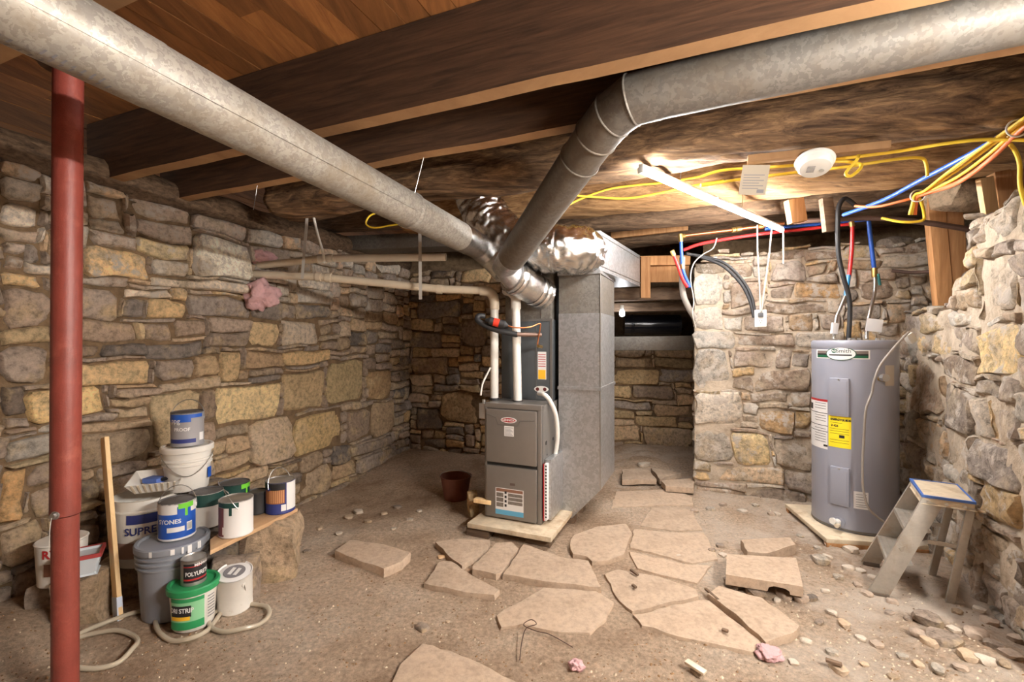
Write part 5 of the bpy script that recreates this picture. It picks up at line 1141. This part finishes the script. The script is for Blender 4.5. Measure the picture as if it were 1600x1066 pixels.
block('support_stone', 'rough tan stone holding up the right end of the plank', (-1.42, 2.78, -0.02), 0.26, 0.26, 0.36, 0.3, 't', 1)
block('support_stone', 'brown stone leaning under the plank beside the white can', (-1.50, 2.50, -0.02), 0.22, 0.14, 0.26, 0.5, 'g', 5)
block('support_stone', 'dark stone block behind the grey bucket carrying the dark green can', (-1.70, 2.66, -0.02), 0.20, 0.18, 0.37, 0.35, 'd', 8)
block('ledge_stone', 'stone block behind the stake carrying the white lettered bucket', (-2.12, 2.66, -0.02), 0.36, 0.34, 0.19, 0.35, 'g', 2)
block('ledge_stone', 'tall hidden stone behind the cans carrying the white pail', (-1.90, 2.86, -0.04), 0.20, 0.20, 0.58, 0.35, 'd', 3)
block('ledge_stone', 'brown stone block behind the red post under the red-rimmed tray', (-2.15, 2.32, -0.02), 0.20, 0.18, 0.26, 0.25, 't', 4)
mb = MB(); mb.prism([(-1.50, 2.29), (-1.335, 2.87), (-1.56, 2.96), (-1.60, 2.60), (-1.585, 2.42)], 0.336, 0.358); plk = tag(build('plank', mb, PLY, bevel=0.002), 'bare wood plank shelf holding paint cans along the left wall', 'plank')
ZP = 0.362
# big grey bucket with the blue can
gl = Vector((-1.765, 2.40, ground(-1.765, 2.4) + 0.005))
gb = bucket('grey_bucket', 'grey five-gallon lidded bucket with paint drips beside the green-lidded pail', gl, 0.152, 0.37, BUCKET, lid=BUCKET, ribs=(0.74, 0.81, 0.88))
aa = face(gl); rq = random.Random(9)
for k in range(6):
    mb = MB(); a = aa + rq.uniform(-0.9, 0.9); mb.arc(0.1645, a, a + rq.uniform(0.05, 0.2), 0.347 - rq.uniform(0, 0.02), 0.372); build('paint_drip', mb, PAPER, gb)
bl = gl + Vector((0.0, 0.03, 0.374))
c = can('paint_can', 'blue-labelled paint can standing on the grey bucket lid', bl, 0.083, 0.19, PAPER, LIDM, handle=(0.5, 1.2), splat=(0.5, LIME))
r = 0.083; lb = clab(c, r, -1.3, 1.25, 0.012, 0.135, BLUEL); clab(c, r, 0.0, 0.75, 0.130, 0.172, BLUEL, 'label', 1.004)
ctxt(c, 'STONES', 0.030, r, -0.45, 0.098, PAPER, lb, bold=0.0008); clab(c, r, -0.55, 0.38, 0.045, 0.070, PAPER, 'label_strip', 1.005, lb); clab(c, r, 0.50, 0.85, 0.04, 0.085, PAPER, 'bar_code', 1.005, lb)
mb = MB()
for k in range(7): a = face(c.location) + 0.53 + 0.045 * k; mb.arc(r * 1.008, a, a + 0.018, 0.046, 0.08, 2)
build('bar_code_lines', mb, INK, lb)
# green pail and quart can
pl = Vector((-1.575, 2.28, ground(-1.575, 2.28) + 0.005))
c = bucket('green_lidded_pail', 'white pail with green lid and green STRIP label on the floor', pl, 0.101, 0.205, WBUCKET, lid=GREENL, ribs=(), cat='pail')
r = 0.0945; lb = clab(c, r, -1.1, 0.45, 0.022, 0.16, PGREEN, 'label', 1.04); clab(c, r, -1.1, 0.45, 0.022, 0.058, GREENL, 'label_band', 1.045, lb); clab(c, r, -1.1, 0.45, 0.15, 0.168, GREENL, 'label_band', 1.05, lb)
clab(c, r, -1.05, -0.10, 0.082, 0.135, INK, 'label_field', 1.045, lb); clab(c, r, -1.05, -0.15, 0.066, 0.084, ORANGEL, 'label_field', 1.048, lb)
ctxt(c, 'DRI STRIP', 0.030, r, -0.55, 0.112, PAPER, lb, 1.052, bold=0.0008, sx=0.85)
mb = MB()
for k in range(8): mb.arc(r * 1.06, face(c.location) + 0.6, face(c.location) + 1.0, 0.05 + 0.014 * k, 0.055 + 0.014 * k)
build('print_lines', mb, GREYINK, lb)
ql = pl + Vector((0.0, 0.0, 0.204))
c = can('quart_can', 'quart can of polyurethane on the green pail lid', ql, 0.054, 0.122, CANM, CANM)
r = 0.054; lb = clab(c, r, -0.85, 1.35, 0.018, 0.108, INK); clab(c, r, -0.85, 1.35, 0.028, 0.036, REDINK, 'label_line', 1.006, lb); clab(c, r, -0.85, 0.6, 0.092, 0.096, REDINK, 'label_line', 1.006, lb)
ctxt(c, 'POLYURETHANE', 0.028, r, 0.72, 0.058, PAPER, lb, 1.010, bold=0.0007, sx=0.72); ctxt(c, 'MINWAX', 0.018, r, 0.75, 0.100, PAPER, lb, 1.010, bold=0.0006)
# white tilted can
wl2 = Vector((-1.455, 2.42, ground(-1.455, 2.42) + 0.016))
c = can('paint_can', 'white paint can tipped forward beside the green-lidded pail', wl2, 0.083, 0.20, WBUCKET, PAPER, rot=(R(11), R(6), 0), handle=(-0.5, -1.3))
mb = MB(); mb.lathe([(0.0, 0.1995), (0.05, 0.1995)], 30); lc = build('lid_label', mb, GREYINK, c)
mb = MB()
for x in (-0.022, 0.006): mb.box(x, -0.026, 0.1996, x + 0.017, 0.026, 0.2005)
build('lid_print', mb, PAPER, lc)
# cans on the plank
def onplank(px, Y): return Vector(((px - 800) / F * Y, Y, ZP - 0.004 + 0.002))
c = can('paint_can', 'white paint can with dark green drips at the plank front', onplank(369, 2.50), 0.083, 0.19, PAPER, CANM, handle=(2.2, 0.9), splat=(-0.3, DGREEN))
clab(c, 0.083, -1.35, -0.75, 0.01, 0.16, mat('maroon_label', rgb(120, 70, 74), 0.5)); clab(c, 0.083, -1.3, -0.2, 0.162, 0.186, DGREEN, 'paint_band'); clab(c, 0.083, -0.85, -0.6, 0.02, 0.06, PAPER, 'bar_code', 1.006)
c = can('paint_can', 'dark green smeared paint can behind the white can, left on the plank', onplank(323, 2.62), 0.083, 0.19, WBUCKET, LIDM); clab(c, 0.083, -1.4, 1.4, 0.12, 0.186, DGREEN, 'paint_band')
c = can('paint_can', 'paint can with lime green drip behind the white can on the plank', onplank(366, 2.78), 0.083, 0.19, DGREEN, LIDM, handle=(1.8, 0.5), splat=(0.9, LIME))
c = can('paint_can', 'small dark can in shadow beside the wood stain can', onplank(402, 2.80), 0.055, 0.13, BLACK, LIDM)
c = can('paint_can', 'wood stain can with slatted deck picture at the plank end', onplank(438, 2.83), 0.083, 0.19, NAVY, CANM, handle=(1.2, 1.3))
r = 0.083; lb = clab(c, r, -1.4, 0.35, 0.145, 0.185, INK); clab(c, r, -1.2, 0.30, 0.065, 0.147, mat('deck_brown', rgb(150, 96, 60), 0.6), 'label_picture'); clab(c, r, 0.42, 1.5, 0.02, 0.185, PAPER)
mb = MB()
for k in range(8): a = face(c.location) - 0.75 + 0.13 * k; mb.arc(r * 1.006, a, a + 0.07, 0.07, 0.145, 3)
build('slat_print', mb, mat('deck_pale', rgb(206, 150, 104), 0.6), lb)
clab(c, r, 0.05, 0.38, 0.02, 0.058, PAPER, 'bar_code', 1.006)
# white pail with grey-blue can on top
vl = Vector((-1.915, 2.72, 0.535))
c = bucket('white_pail', 'white ribbed pail standing high behind the cans', vl, 0.122, 0.25, WBUCKET, lid=WBUCKET, ribs=(0.62, 0.72), cat='pail'); clab(c, 0.118, 0.95, 1.3, 0.06, 0.12, BLUEL, 'label', 1.02)
mb = MB(); a0 = face(vl); mb.tube([Vector((math.cos(a0 + t) * 0.128, math.sin(a0 + t) * 0.128, 0.205 - 0.11 * math.sin((t + 1.5) / 3.0 * math.pi) ** 2)) for t in [-1.5 + 0.15 * i for i in range(21)]], 0.0025, 6); build('wire_handle', mb, STEEL, c)
c = can('paint_can', 'grey and blue waterproofing paint can topping the white pail', vl + Vector((0, 0, 0.255)), 0.083, 0.195, mat('can_grey', rgb(150, 148, 150), 0.45), LIDM, handle=(0.35, 1.25))
r = 0.083; lb = clab(c, r, -1.4, 0.2, 0.142, 0.186, BLUEL); clab(c, r, 0.2, 1.0, 0.165, 0.186, BLUEL, 'label', 1.004); clab(c, r, -1.2, 0.5, 0.022, 0.045, NAVY, 'label_band', 1.004)
ctxt(c, 'ppg', 0.040, r, -0.78, 0.150, PAPER, lb, bold=0.0004); ctxt(c, 'PROOF', 0.026, r, -0.35, 0.100, PAPER, lb, bold=0.0006); clab(c, r, 0.75, 1.15, 0.03, 0.075, PAPER, 'bar_code', 1.005)
# white lettered bucket with paint tray
sl_ = Vector((-2.08, 2.62, 0.165))
c = bucket('white_bucket', 'open white five-gallon bucket lettered in navy behind the stake', sl_, 0.152, 0.37, WBUCKET, ribs=(0.84,), open_=True); r = 0.143
lb = clab(c, r, -0.6, 1.3, 0.245, 0.295, NAVY, 'label', 1.04); clab(c, r, -1.3, 1.3, 0.06, 0.145, mat('label_tan', rgb(140, 110, 96), 0.6), 'label', 1.02)
ctxt(c, 'SUPREME', 0.055, r, 0.05, 0.205, NAVY, lb, 1.05, bold=0.001, sx=0.95)
tr = thing('paint_tray', 'white ribbed paint tray with blue brush handle lying on the white bucket', 'paint tray', sl_ + Vector((0.06, 0.0, 0.405)), (R(8), R(0), R(26)))
mb = MB(); o_, i_ = [(-0.12, -0.10), (0.13, -0.10), (0.13, 0.12), (-0.12, 0.12)], [(-0.085, -0.065), (0.10, -0.07), (0.10, 0.09), (-0.085, 0.09)]
L0 = [Vector((x, y, 0.062)) for x, y in o_]; L1 = [Vector((x, y, 0.0)) for x, y in i_]; L2 = [Vector((x * 0.97, y * 0.97, 0.062)) for x, y in o_]; L3 = [Vector((x * 0.97, y * 0.97, 0.006)) for x, y in i_]
skin(mb, L1, L0); skin(mb, L0, L2); skin(mb, L2, L3); mb.f += [(0, 1, 2, 3)]; o = len(mb.v); mb.f.append((o - 4, o - 3, o - 2, o - 1)); build('tray', mb, WBUCKET, tr, smooth=False)
mb = MB()
for k in range(8): x = -0.08 + 0.0245 * k; mb.beam((x, -0.068, 0.004), (x * 1.12, -0.101, 0.06), 0.008, 0.006, up=(0, -1, 0.3))
build('rib', mb, PVCO, tr)
br = thing('paint_brush', 'blue paint roller pad lying in the paint tray', 'paint brush', tr.location + Vector((0, 0, 0.02)), (0, 0, R(-10)))
mb = MB(); mb.box(-0.08, -0.02, 0.0, 0.02, 0.05, 0.03); build('pad', mb, mat('blue_pad', rgb(90, 120, 196), 0.6), br, bevel=0.008)
mb = MB(); mb.tube([(0.02, 0.015, 0.02), (0.09, 0.02, 0.035)], 0.011, 10); build('handle', mb, BLACK, br)
# stake
mb = MB(); s0, s1 = Vector((-1.975, 2.315, 0.0)), Vector((-2.175, 2.46, 0.885)); mb.beam(s0, s1, 0.058, 0.02, up=(-0.5, -0.85, 0)); stk = tag(build('wood_stake', mb, PINE, bevel=0.002), 'pale wood lath leaning upright in front of the white bucket', 'stake')
mb = MB(); mb.beam(s0 + Vector((0.0, -0.004, -0.01)), s0.lerp(s1, 0.12), 0.0586, 0.024, up=(-0.5, -0.85, 0)); build('painted_tip', mb, mat('pale_blue_paint', rgb(190, 200, 216), 0.5), stk, world=True, bevel=0.002)
# red-rimmed tub, lettered bag behind the post
tb = thing('red_rimmed_tub', 'pale tub with red rim half hidden behind the red post', 'tub', (-2.137, 2.28, 0.25), R(35))
mb = MB(); L1 = [Vector((x * 0.75, y * 0.7, 0.0)) for x, y in ((-0.085, -0.07), (0.085, -0.07), (0.085, 0.07), (-0.085, 0.07))]; L0 = [Vector((x, y, 0.10)) for x, y in ((-0.085, -0.07), (0.085, -0.07), (0.085, 0.07), (-0.085, 0.07))]; L2 = [v * 1.0 + Vector((0, 0, -0.012)) for v in [Vector((p.x * 0.94, p.y * 0.94, p.z)) for p in L0]]
skin(mb, L1, L0); skin(mb, L0, L2); mb.f += [(0, 1, 2, 3)]; o = len(mb.v); mb.f.append((o - 4, o - 3, o - 2, o - 1)); build('tub', mb, mat('pale_tub', rgb(196, 204, 210), 0.5), tb, bevel=0.008)
mb = MB(); G0 = [Vector((p.x * 1.05, p.y * 1.06, 0.106)) for p in L0]; G1 = [Vector((p.x * 1.05, p.y * 1.06, 0.088)) for p in L0]; G2 = [Vector((p.x * 0.92, p.y * 0.9, 0.106)) for p in L0]; skin(mb, G1, G0); skin(mb, G0, G2); build('rim', mb, mat('tub_red', rgb(160, 60, 60), 0.5), tb)
bgp = Vector((-2.285, 2.34, 0.19)); bgx = thing('plaster_tub', 'white tub with red lettering left of the red post', 'tub', bgp)
mb = MB(); mb.lathe([(0, 0), (0.09, 0), (0.10, 0.20), (0.104, 0.205), (0.098, 0.21), (0, 0.21)], 30); build('body', mb, WBUCKET, bgx)
ctxt(bgx, 'RY', 0.055, 0.1, -0.45, 0.165, REDINK, bgx, 1.01, bold=0.002); mb = MB(); aa = face(bgp); mb.arc(0.1, aa - 0.7, aa - 0.2, 0.06, 0.12); build('print_block', mb, mat('tub_brown', rgb(120, 80, 60), 0.6), bgx)
block('ledge_stone', 'stone under the white lettered tub left of the red post', (-2.36, 2.40, -0.02), 0.2, 0.2, 0.20, 0.3, 'g', 6)
# clear tubing on the floor
def gp(px, py, dz=0.012):
    p = G(px, py); return Vector((p.x, p.y, ground(p.x, p.y) + dz))
tub = [(110, 1052), (150, 1050), (185, 1040), (207, 1022), (215, 1008), (205, 998), (180, 994), (140, 998), (118, 1004), (130, 996), (165, 979), (205, 966), (245, 956), (262, 949), (248, 962), (243, 978), (250, 995), (270, 1004), (298, 1004), (322, 992), (336, 974), (350, 958), (372, 949), (400, 950), (418, 958), (420, 967), (405, 980), (380, 990), (352, 993), (332, 986), (326, 974), (338, 960), (352, 952)]
mb = MB(); mb.tube(spline([gp(x, y, 0.014 + 0.006 * (i % 3 == 0)) for i, (x, y) in enumerate(tub)], 6), 0.0105, 10); tag(build('clear_tubing', mb, TUBING), 'loops of clear plastic tubing lying on the dirt around the green-lidded pail', 'tubing')

# ------------------------------------------------------------------ flagstones
FS = [('raised flagstone slab left of the furnace, standing clear of the dirt', [(523,860),(547,843),(600,851),(642,864),(628,878),(600,889),(560,876)], 0.055, 0.06),
 ('flagstone left of three set before the furnace board', [(680,847),(717,842),(766,844),(762,855),(722,885),(702,870)], 0.036, 0.06),
 ('small middle flagstone of three set before the furnace board', [(740,881),(774,849),(800,847),(810,857),(785,893),(775,898),(738,890)], 0.034, 0.06),
 ('long wedge flagstone right of three before the furnace board', [(818,850),(875,870),(920,876),(927,892),(940,918),(877,912),(785,897),(809,864)], 0.036, 0.06),
 ('kite-shaped flagstone in front of the left furnace flagstone', [(662,911),(686,878),(705,877),(740,901),(781,922),(773,930),(740,927),(685,917)], 0.028, 0.06),
 ('large flat flagstone in the middle foreground with a hollow dug under its edge', [(775,962),(850,918),(932,923),(960,941),(947,968),(922,990),(875,989),(817,975),(782,981)], 0.014, 0.06),
 ('pale flagstone cut off by the bottom edge of the view', [(606,1095),(612,1064),(625,1037),(660,1006),(675,1008),(750,1036),(808,1066),(845,1100)], 0.022, 0.06),
 ('curved-edge flagstone right of the furnace board', [(890,851),(897,835),(930,823),(978,818),(988,833),(975,866),(950,876),(925,878),(917,870),(895,866)], 0.030, 0.06),
 ('worn flagstone in the middle of the path to the alcove', [(1018,792),(1078,792),(1098,828),(1060,830),(1000,822)], 0.008, 0.05),
 ('worn flagstone next along the path, before the alcove flagstone', [(990,827),(1058,832),(1100,832),(1122,874),(1082,880),(984,856)], 0.010, 0.05),
 ('narrow worn flagstone across the path beside the concrete paver', [(983,862),(1080,884),(1112,884),(1090,912),(1048,902),(996,888)], 0.010, 0.05),
 ('flagstone with wood chips on it in the middle of the floor', [(944,897),(965,889),(1030,901),(1088,921),(1092,932),(988,956),(968,940)], 0.014, 0.05),
 ('broad low flagstone at the right foreground, left of the cracked slab', [(988,961),(1090,938),(1108,938),(1194,1005),(1178,1020),(1080,1000),(1002,978)], 0.014, 0.05),
 ('cracked flagstone slab with a raised broken edge in the right foreground', [(1105,928),(1122,915),(1190,934),(1250,978),(1238,991),(1197,1005),(1150,960)], 0.036, 0.07),
 ('broken tilted flagstone behind the concrete paver', [(1157,844),(1235,840),(1244,851),(1197,865),(1168,862)], 0.065, 0.07),
 ('wide worn flagstone at the mouth of the alcove', [(962,768),(1058,764),(1082,778),(1084,789),(1016,790),(955,792)], 0.010, 0.05),
 ('left flagstone inside the alcove', [(972,733),(1012,734),(1026,749),(972,750)], 0.07, 0.05),
 ('back flagstone inside the alcove', [(1017,731),(1064,739),(1031,749)], 0.075, 0.05),
 ('right flagstone inside the alcove', [(1033,751),(1084,747),(1084,763),(1040,760)], 0.07, 0.05)]
for k, (lb, poly, ztop, th) in enumerate(FS):
    rr_ = random.Random(50 + k); q = [G(x, y, ztop) for x, y in poly]; pts = []
    n = len(q)
    for i in range(n):
        a, b = q[i], q[(i + 1) % n]; m_ = max(2, int((b - a).length / 0.05))
        for j in range(m_):
            p = a.lerp(b, j / m_)
            if j: p = p + Vector((rr_.uniform(-1, 1), rr_.uniform(-1, 1), 0)) * 0.007
            pts.append(p)
    cx = sum((p for p in pts), Vector()) / len(pts); mb = MB(); N = len(pts)
    def ringz(sc, dz): return [Vector((cx.x + (p.x - cx.x) * sc, cx.y + (p.y - cx.y) * sc, ztop + dz + 0.004 * n3(p.x * 5 * sc, p.y * 5, k))) for p in pts]
    R0, R1, R2, R3 = ringz(0.985, -th), ringz(1.0, -0.012), ringz(0.985, 0.0), ringz(0.5, 0.003)
    mb.v = R0 + R1 + R2 + R3 + [Vector((cx.x, cx.y, ztop + 0.003))]
    for l in range(3):
        for i in range(N): mb.f.append((l * N + i, l * N + (i + 1) % N, (l + 1) * N + (i + 1) % N, (l + 1) * N + i))
    for i in range(N): mb.f.append((3 * N + i, 3 * N + (i + 1) % N, 4 * N))
    o = tag(build('flagstone', mb, FLAG, angle=50), lb, 'flagstone', None); c_ = rr_.uniform(0.94, 1.05); o.color = (*rgb(184 * c_, 162 * c_, 140 * c_), 1)
# concrete paver with a notch
pv = [G(x, y, 0.10) for x, y in ((1134, 898), (1255, 917), (1244, 872), (1136, 866))]
pav = thing('concrete_paver', 'rectangular tan concrete paver propped on rubble with a notch in its front edge', 'paver', (sum((p.x for p in pv)) / 4, sum((p.y for p in pv)) / 4, 0.03))
mb = MB(); fl_, fr_, br_, bl_ = pv
def pl2(t, z, back=0.0): p = fl_.lerp(fr_, t); q_ = bl_.lerp(br_, t); p = p.lerp(q_, back); return Vector((p.x, p.y, z))
prof = [(0, 0.045), (0.55, 0.045), (0.57, 0.068), (0.63, 0.078), (0.78, 0.074), (0.83, 0.062), (0.84, 0.045), (1.0, 0.045)]
n = len(prof); mb.v = [pl2(t, z) for t, z in prof] + [pl2(t, z, 1) for t, z in prof] + [pl2(t, 0.1) for t, z in prof] + [pl2(t, 0.1, 1) for t, z in prof]
for i in range(n - 1): mb.f += [(i, i + 1, n + i + 1, n + i), (i, 2 * n + i, 2 * n + i + 1, i + 1), (2 * n + i, 3 * n + i, 3 * n + i + 1, 2 * n + i + 1), (n + i, n + i + 1, 3 * n + i + 1, 3 * n + i)]
mb.f += [(0, n, 3 * n, 2 * n), (n - 1, 3 * n - 1, 4 * n - 1, 2 * n - 1)]
o = build('slab', mb, FLAG, pav, world=True, smooth=False); o.color = (*rgb(184, 162, 140), 1)
for t, bk in ((0.1, 0.3), (0.9, 0.5), (0.4, 0.1)):
    p = pl2(t, 0.02, bk); mb = rock_mb(p, 0.05, 0.05, 0.022, t * 9, 1); o = build('packing_stone', mb, STONE, pav, world=True); o.color = (*rgb(*TONES['g']), 1)

# ------------------------------------------------------------------ loose stones, chips, pink fluff
SPOT = [(1282,878,14,'w'),(1293,872,8,'w'),(1330,862,11,'w'),(1294,852,9,'w'),(1318,977,12,'t'),(1300,962,8,'w'),(1278,858,7,'w'),(1226,933,14,'g'),(1252,940,13,'g'),(1268,936,10,'d'),(1345,894,8,'w'),(1325,890,10,'w'),
 (1450,985,22,'g'),(1438,1005,16,'g'),(1452,1018,13,'t'),(1475,1015,24,'g'),(1512,1045,16,'t'),(1540,1055,14,'w'),(1465,1058,13,'w'),(1490,1000,10,'w'),(1525,1010,18,'g'),(1555,1030,16,'g'),(1580,1045,16,'g'),(1545,985,13,'g'),(1420,975,8,'g'),(1395,945,9,'g'),(1390,962,8,'d'),
 (1300,1022,10,'w'),(1310,1048,16,'t'),(1260,1005,9,'w'),(1395,1060,9,'t'),(1340,915,9,'g'),(1215,940,8,'w'),(660,983,12,'g'),(621,790,7,'d'),(560,790,9,'w'),(575,812,7,'t'),(545,797,8,'t'),(700,973,4,'t'),(922,836,6,'w'),(1125,855,7,'d'),(1130,868,8,'w'),(1112,862,7,'g'),(1006,733,11,'w'),(1085,800,7,'g'),(1110,797,8,'w'),(1160,800,8,'w'),(1215,805,7,'w'),(1250,838,6,'w'),(690,872,7,'o'),(760,917,6,'t'),(615,828,5,'w'),(1090,1052,12,'w'),(1205,805,6,'g'),(1180,790,6,'w'),(1130,790,7,'g'),(1365,905,8,'w'),(1310,905,9,'w'),(1355,930,9,'g'),(1290,925,7,'w'),(1280,975,9,'g'),(1345,1000,8,'w'),(1370,1010,10,'g'),(1410,1030,9,'w'),(1435,1045,10,'t'),(1500,1060,11,'g'),(1570,1062,12,'t'),(1590,1015,14,'g'),(1530,965,9,'w'),(1495,970,9,'t'),(1240,1035,8,'w'),(1350,1040,7,'t'),(640,815,6,'w'),(500,815,6,'t'),(530,830,6,'w'),(480,860,6,'g'),(600,800,6,'t'),(655,800,5,'w'),(590,960,5,'t'),(1060,870,5,'w'),(1005,842,5,'t'),(1145,940,6,'g')]
MARKS = [('the concrete paver', 1190, 900), ('the water heater base', 1320, 850), ('the step stool feet', 1400, 930), ('the foot of the right wall', 1540, 985), ('the bottom right corner', 1540, 1055), ('the cracked flagstone', 1230, 1000), ('the pale stone wall foot', 1150, 795), ('the alcove mouth', 1010, 740), ('the furnace board', 890, 840), ('the raised left slab', 570, 835), ('the foreground flagstone', 680, 985), ('the left wall foot', 560, 790), ('the kite-shaped flagstone', 720, 895), ('the bottom edge near the middle', 1110, 1055), ('the rubble heap below the step stool', 1460, 1005)]
TW = {'w': 'pale', 'g': 'grey', 't': 'tan', 'd': 'dark', 'o': 'orange-brown'}
buckets = {}
for k, (x, y, s_, tn) in enumerate(SPOT):
    mk = min(MARKS, key=lambda m: (m[1] - x) ** 2 + 4 * (m[2] - y) ** 2)[0]; sw = 'large' if s_ >= 16 else ('' if s_ >= 10 else 'small')
    buckets.setdefault((('%s %s' % (sw, TW[tn])).strip(), mk), []).append(k)
LBL = {}
for (what, mk), ks in buckets.items():
    ks.sort(key=lambda k: SPOT[k][0])
    for i, k in enumerate(ks):
        od = '' if len(ks) == 1 else (['left', 'right'] if len(ks) == 2 else ['leftmost', 'second', 'third', 'fourth', 'fifth', 'sixth', 'seventh'])[i] + ' '
        LBL[k] = '%s%s stone chip lying beside %s' % (od, what, mk) if od in ('', 'left ', 'right ', 'leftmost ') else '%s%s stone chip from the left beside %s' % (od, what, mk)
for k, (x, y, s_, tn) in enumerate(SPOT):
    p = G(x, y); zz_ = ground(p.x, p.y); rr_ = random.Random(k); sz = s_ * p.y / F * 0.9
    rock('rubble_stone', LBL[k], (p.x, p.y, zz_ + sz * 0.22), sz, sz * rr_.uniform(0.6, 0.9), sz * rr_.uniform(0.3, 0.5), tn, k * 1.7, FLAG if k % 3 else STONE, 'loose stones lying on the dirt floor', 2, rr_.uniform(0, 3))
rp = random.Random(31); mb = MB(); mb2 = MB()
def chip(mb, p, s_):
    o = len(mb.v); a = rp.uniform(0, 6.28); h = s_ * rp.uniform(0.35, 0.8)
    for k in range(4): t = a + k * 1.57 + rp.uniform(-0.4, 0.4); mb.v.append(Vector((p.x + math.cos(t) * s_, p.y + math.sin(t) * s_ * 0.8, p.z - s_ * 0.3)))
    mb.v.append(Vector((p.x + rp.uniform(-0.3, 0.3) * s_, p.y + rp.uniform(-0.3, 0.3) * s_, p.z + h)))
    mb.f += [(o, o + 1, o + 4), (o + 1, o + 2, o + 4), (o + 2, o + 3, o + 4), (o + 3, o, o + 4)]
for k in range(5200):
    px, py = rp.uniform(0, 1600), 700 + 400 * rp.random() ** 0.7; p = G(px, py)
    if p.x < -2.6 + 0.356 * (p.y - 2.42) + 0.05 or p.x > 2.25 + 0.527 * (p.y - 2.1): continue
    dens = n3(p.x * 1.3, p.y * 1.3, 17) + 0.25 + (0.35 if p.x > 1.3 else 0)
    if rp.random() > dens * 1.6 + 0.15: continue
    p.z = ground(p.x, p.y); s_ = rp.uniform(0.003, 0.010) * (1.4 if rp.random() < 0.1 else 1)
    chip(mb if rp.random() < (0.35 if p.x < 1.2 else 0.75) else mb2, p, s_)
o = tag(build('stone_chips', mb, mat('chip_stone', rgb(196, 178, 154), 0.9, var=0.25, vscale=3), smooth=False), 'scattered pale stone chips and lime crumbs on the dirt floor', 'gravel'); o['kind'] = 'stuff'
o = tag(build('dirt_clods', mb2, mat('clod', rgb(132, 102, 72), 0.95, var=0.3, vscale=3), smooth=False), 'scattered brown dirt clods on the floor', 'dirt'); o['kind'] = 'stuff'
def fluff(label, c, r, sd, flat=0.7, m=PINK):
    bm = bmesh.new(); bmesh.ops.create_icosphere(bm, subdivisions=4, radius=1.0); mb = MB()
    for v in bm.verts:
        p = v.co; f = 1 + 0.45 * n3(p.x * 1.6 + sd, p.y * 1.6, p.z * 1.6) + 0.2 * n3(p.x * 4 + sd, p.y * 4, p.z * 4); mb.v.append(Vector(c) + Vector((p.x * r, p.y * r * 0.8, p.z * r * flat)) * f)
    mb.f = [tuple(v.index for v in f.verts) for f in bm.faces]; bm.free(); return tag(build('insulation_tuft', mb, m, angle=180), label, 'insulation')
fluff('pink insulation tuft hanging below the pipe hole in the left wall', P(408, 462, 3.75), 0.13, 1.0, 0.9)
fluff('pink insulation stuffed above the pipes in the left wall', P(405, 403, 3.85), 0.11, 4.0, 0.6)
fluff('small pink insulation tuft on the dirt in the foreground', G(901, 1047) + Vector((0, 0, 0.02)), 0.030, 7.0)
fluff('pale pink insulation lump beside the cracked flagstone', G(1202, 1027) + Vector((0, 0, 0.02)), 0.055, 9.0, 0.5)
# wood chips, twig and a dark wire on the flagstones
for k, (x0, y0, x1, y1, w_, lb) in enumerate([(985,899,997,907,0.014,'dark wood chip lying on the middle flagstone'),(988,924,994,928,0.016,'small dark wood chip lower on the middle flagstone'),(1128,994,1138,998,0.016,'dark wood chip on the broad low flagstone'),(1072,1046,1102,1064,0.03,'pale splinter of lath near the bottom edge'),(1290,1044,1316,1052,0.02,'flat grey splinter on the right foreground dirt'),(1102,930,1122,948,0.014,'curled brown root lying along the cracked flagstone')]):
    a, b = G(x0, y0), G(x1, y1); a.z = ground(a.x, a.y) + 0.034; b.z = ground(b.x, b.y) + 0.034; mb = MB(); mb.beam(a, b, w_, 0.012); tag(build('wood_chip', mb, OLDW if k != 3 else PVCO, bevel=0.003), lb, 'wood chip')
wire('dark_wire', 'thin dark wire looping out of the dug dirt in the foreground', 'wire', [gp(812, 1038), gp(815, 1015, 0.03), gp(822, 1000, 0.05), gp(838, 992, 0.05), gp(830, 984, 0.05), gp(818, 987, 0.03), gp(836, 995, 0.03), gp(860, 1000, 0.02), gp(895, 1014, 0.008)], 0.0022, IRON, seg=6)
# clay pot and scraps in the dark left of the furnace
cp = Vector((-0.50, 4.10, ground(-0.5, 4.1))); pt_ = thing('old_bucket', 'small old reddish bucket with wire handle in the shadow left of the furnace', 'bucket', cp)
mb = MB(); mb.lathe([(0, 0), (0.10, 0), (0.135, 0.2), (0.142, 0.205), (0.13, 0.205), (0.10, 0.02), (0, 0.02)], 28); build('body', mb, CLAY, pt_)
mb = MB(); mb.tube([Vector((0.14 * math.cos(t), -0.10 * math.sin(t), 0.19 + 0.09 * math.sin(t))) for t in [i * math.pi / 16 for i in range(17)]], 0.004, 6); build('wire_handle', mb, STEEL, pt_)
block('wood_scrap', 'short wood offcut standing against the left side of the furnace', (-0.31, 3.62, 0.0), 0.07, 0.07, 0.22, 0.3, 'y', 3, 'wood block')
mb = MB(); p = P(742, 781, 3.45); mb.beam(p, p + E1 * 0.14, 0.05, 0.03); tag(build('wood_scrap', mb, PINE, bevel=0.003), 'small pale wood cleat at the left foot of the furnace', 'wood block')
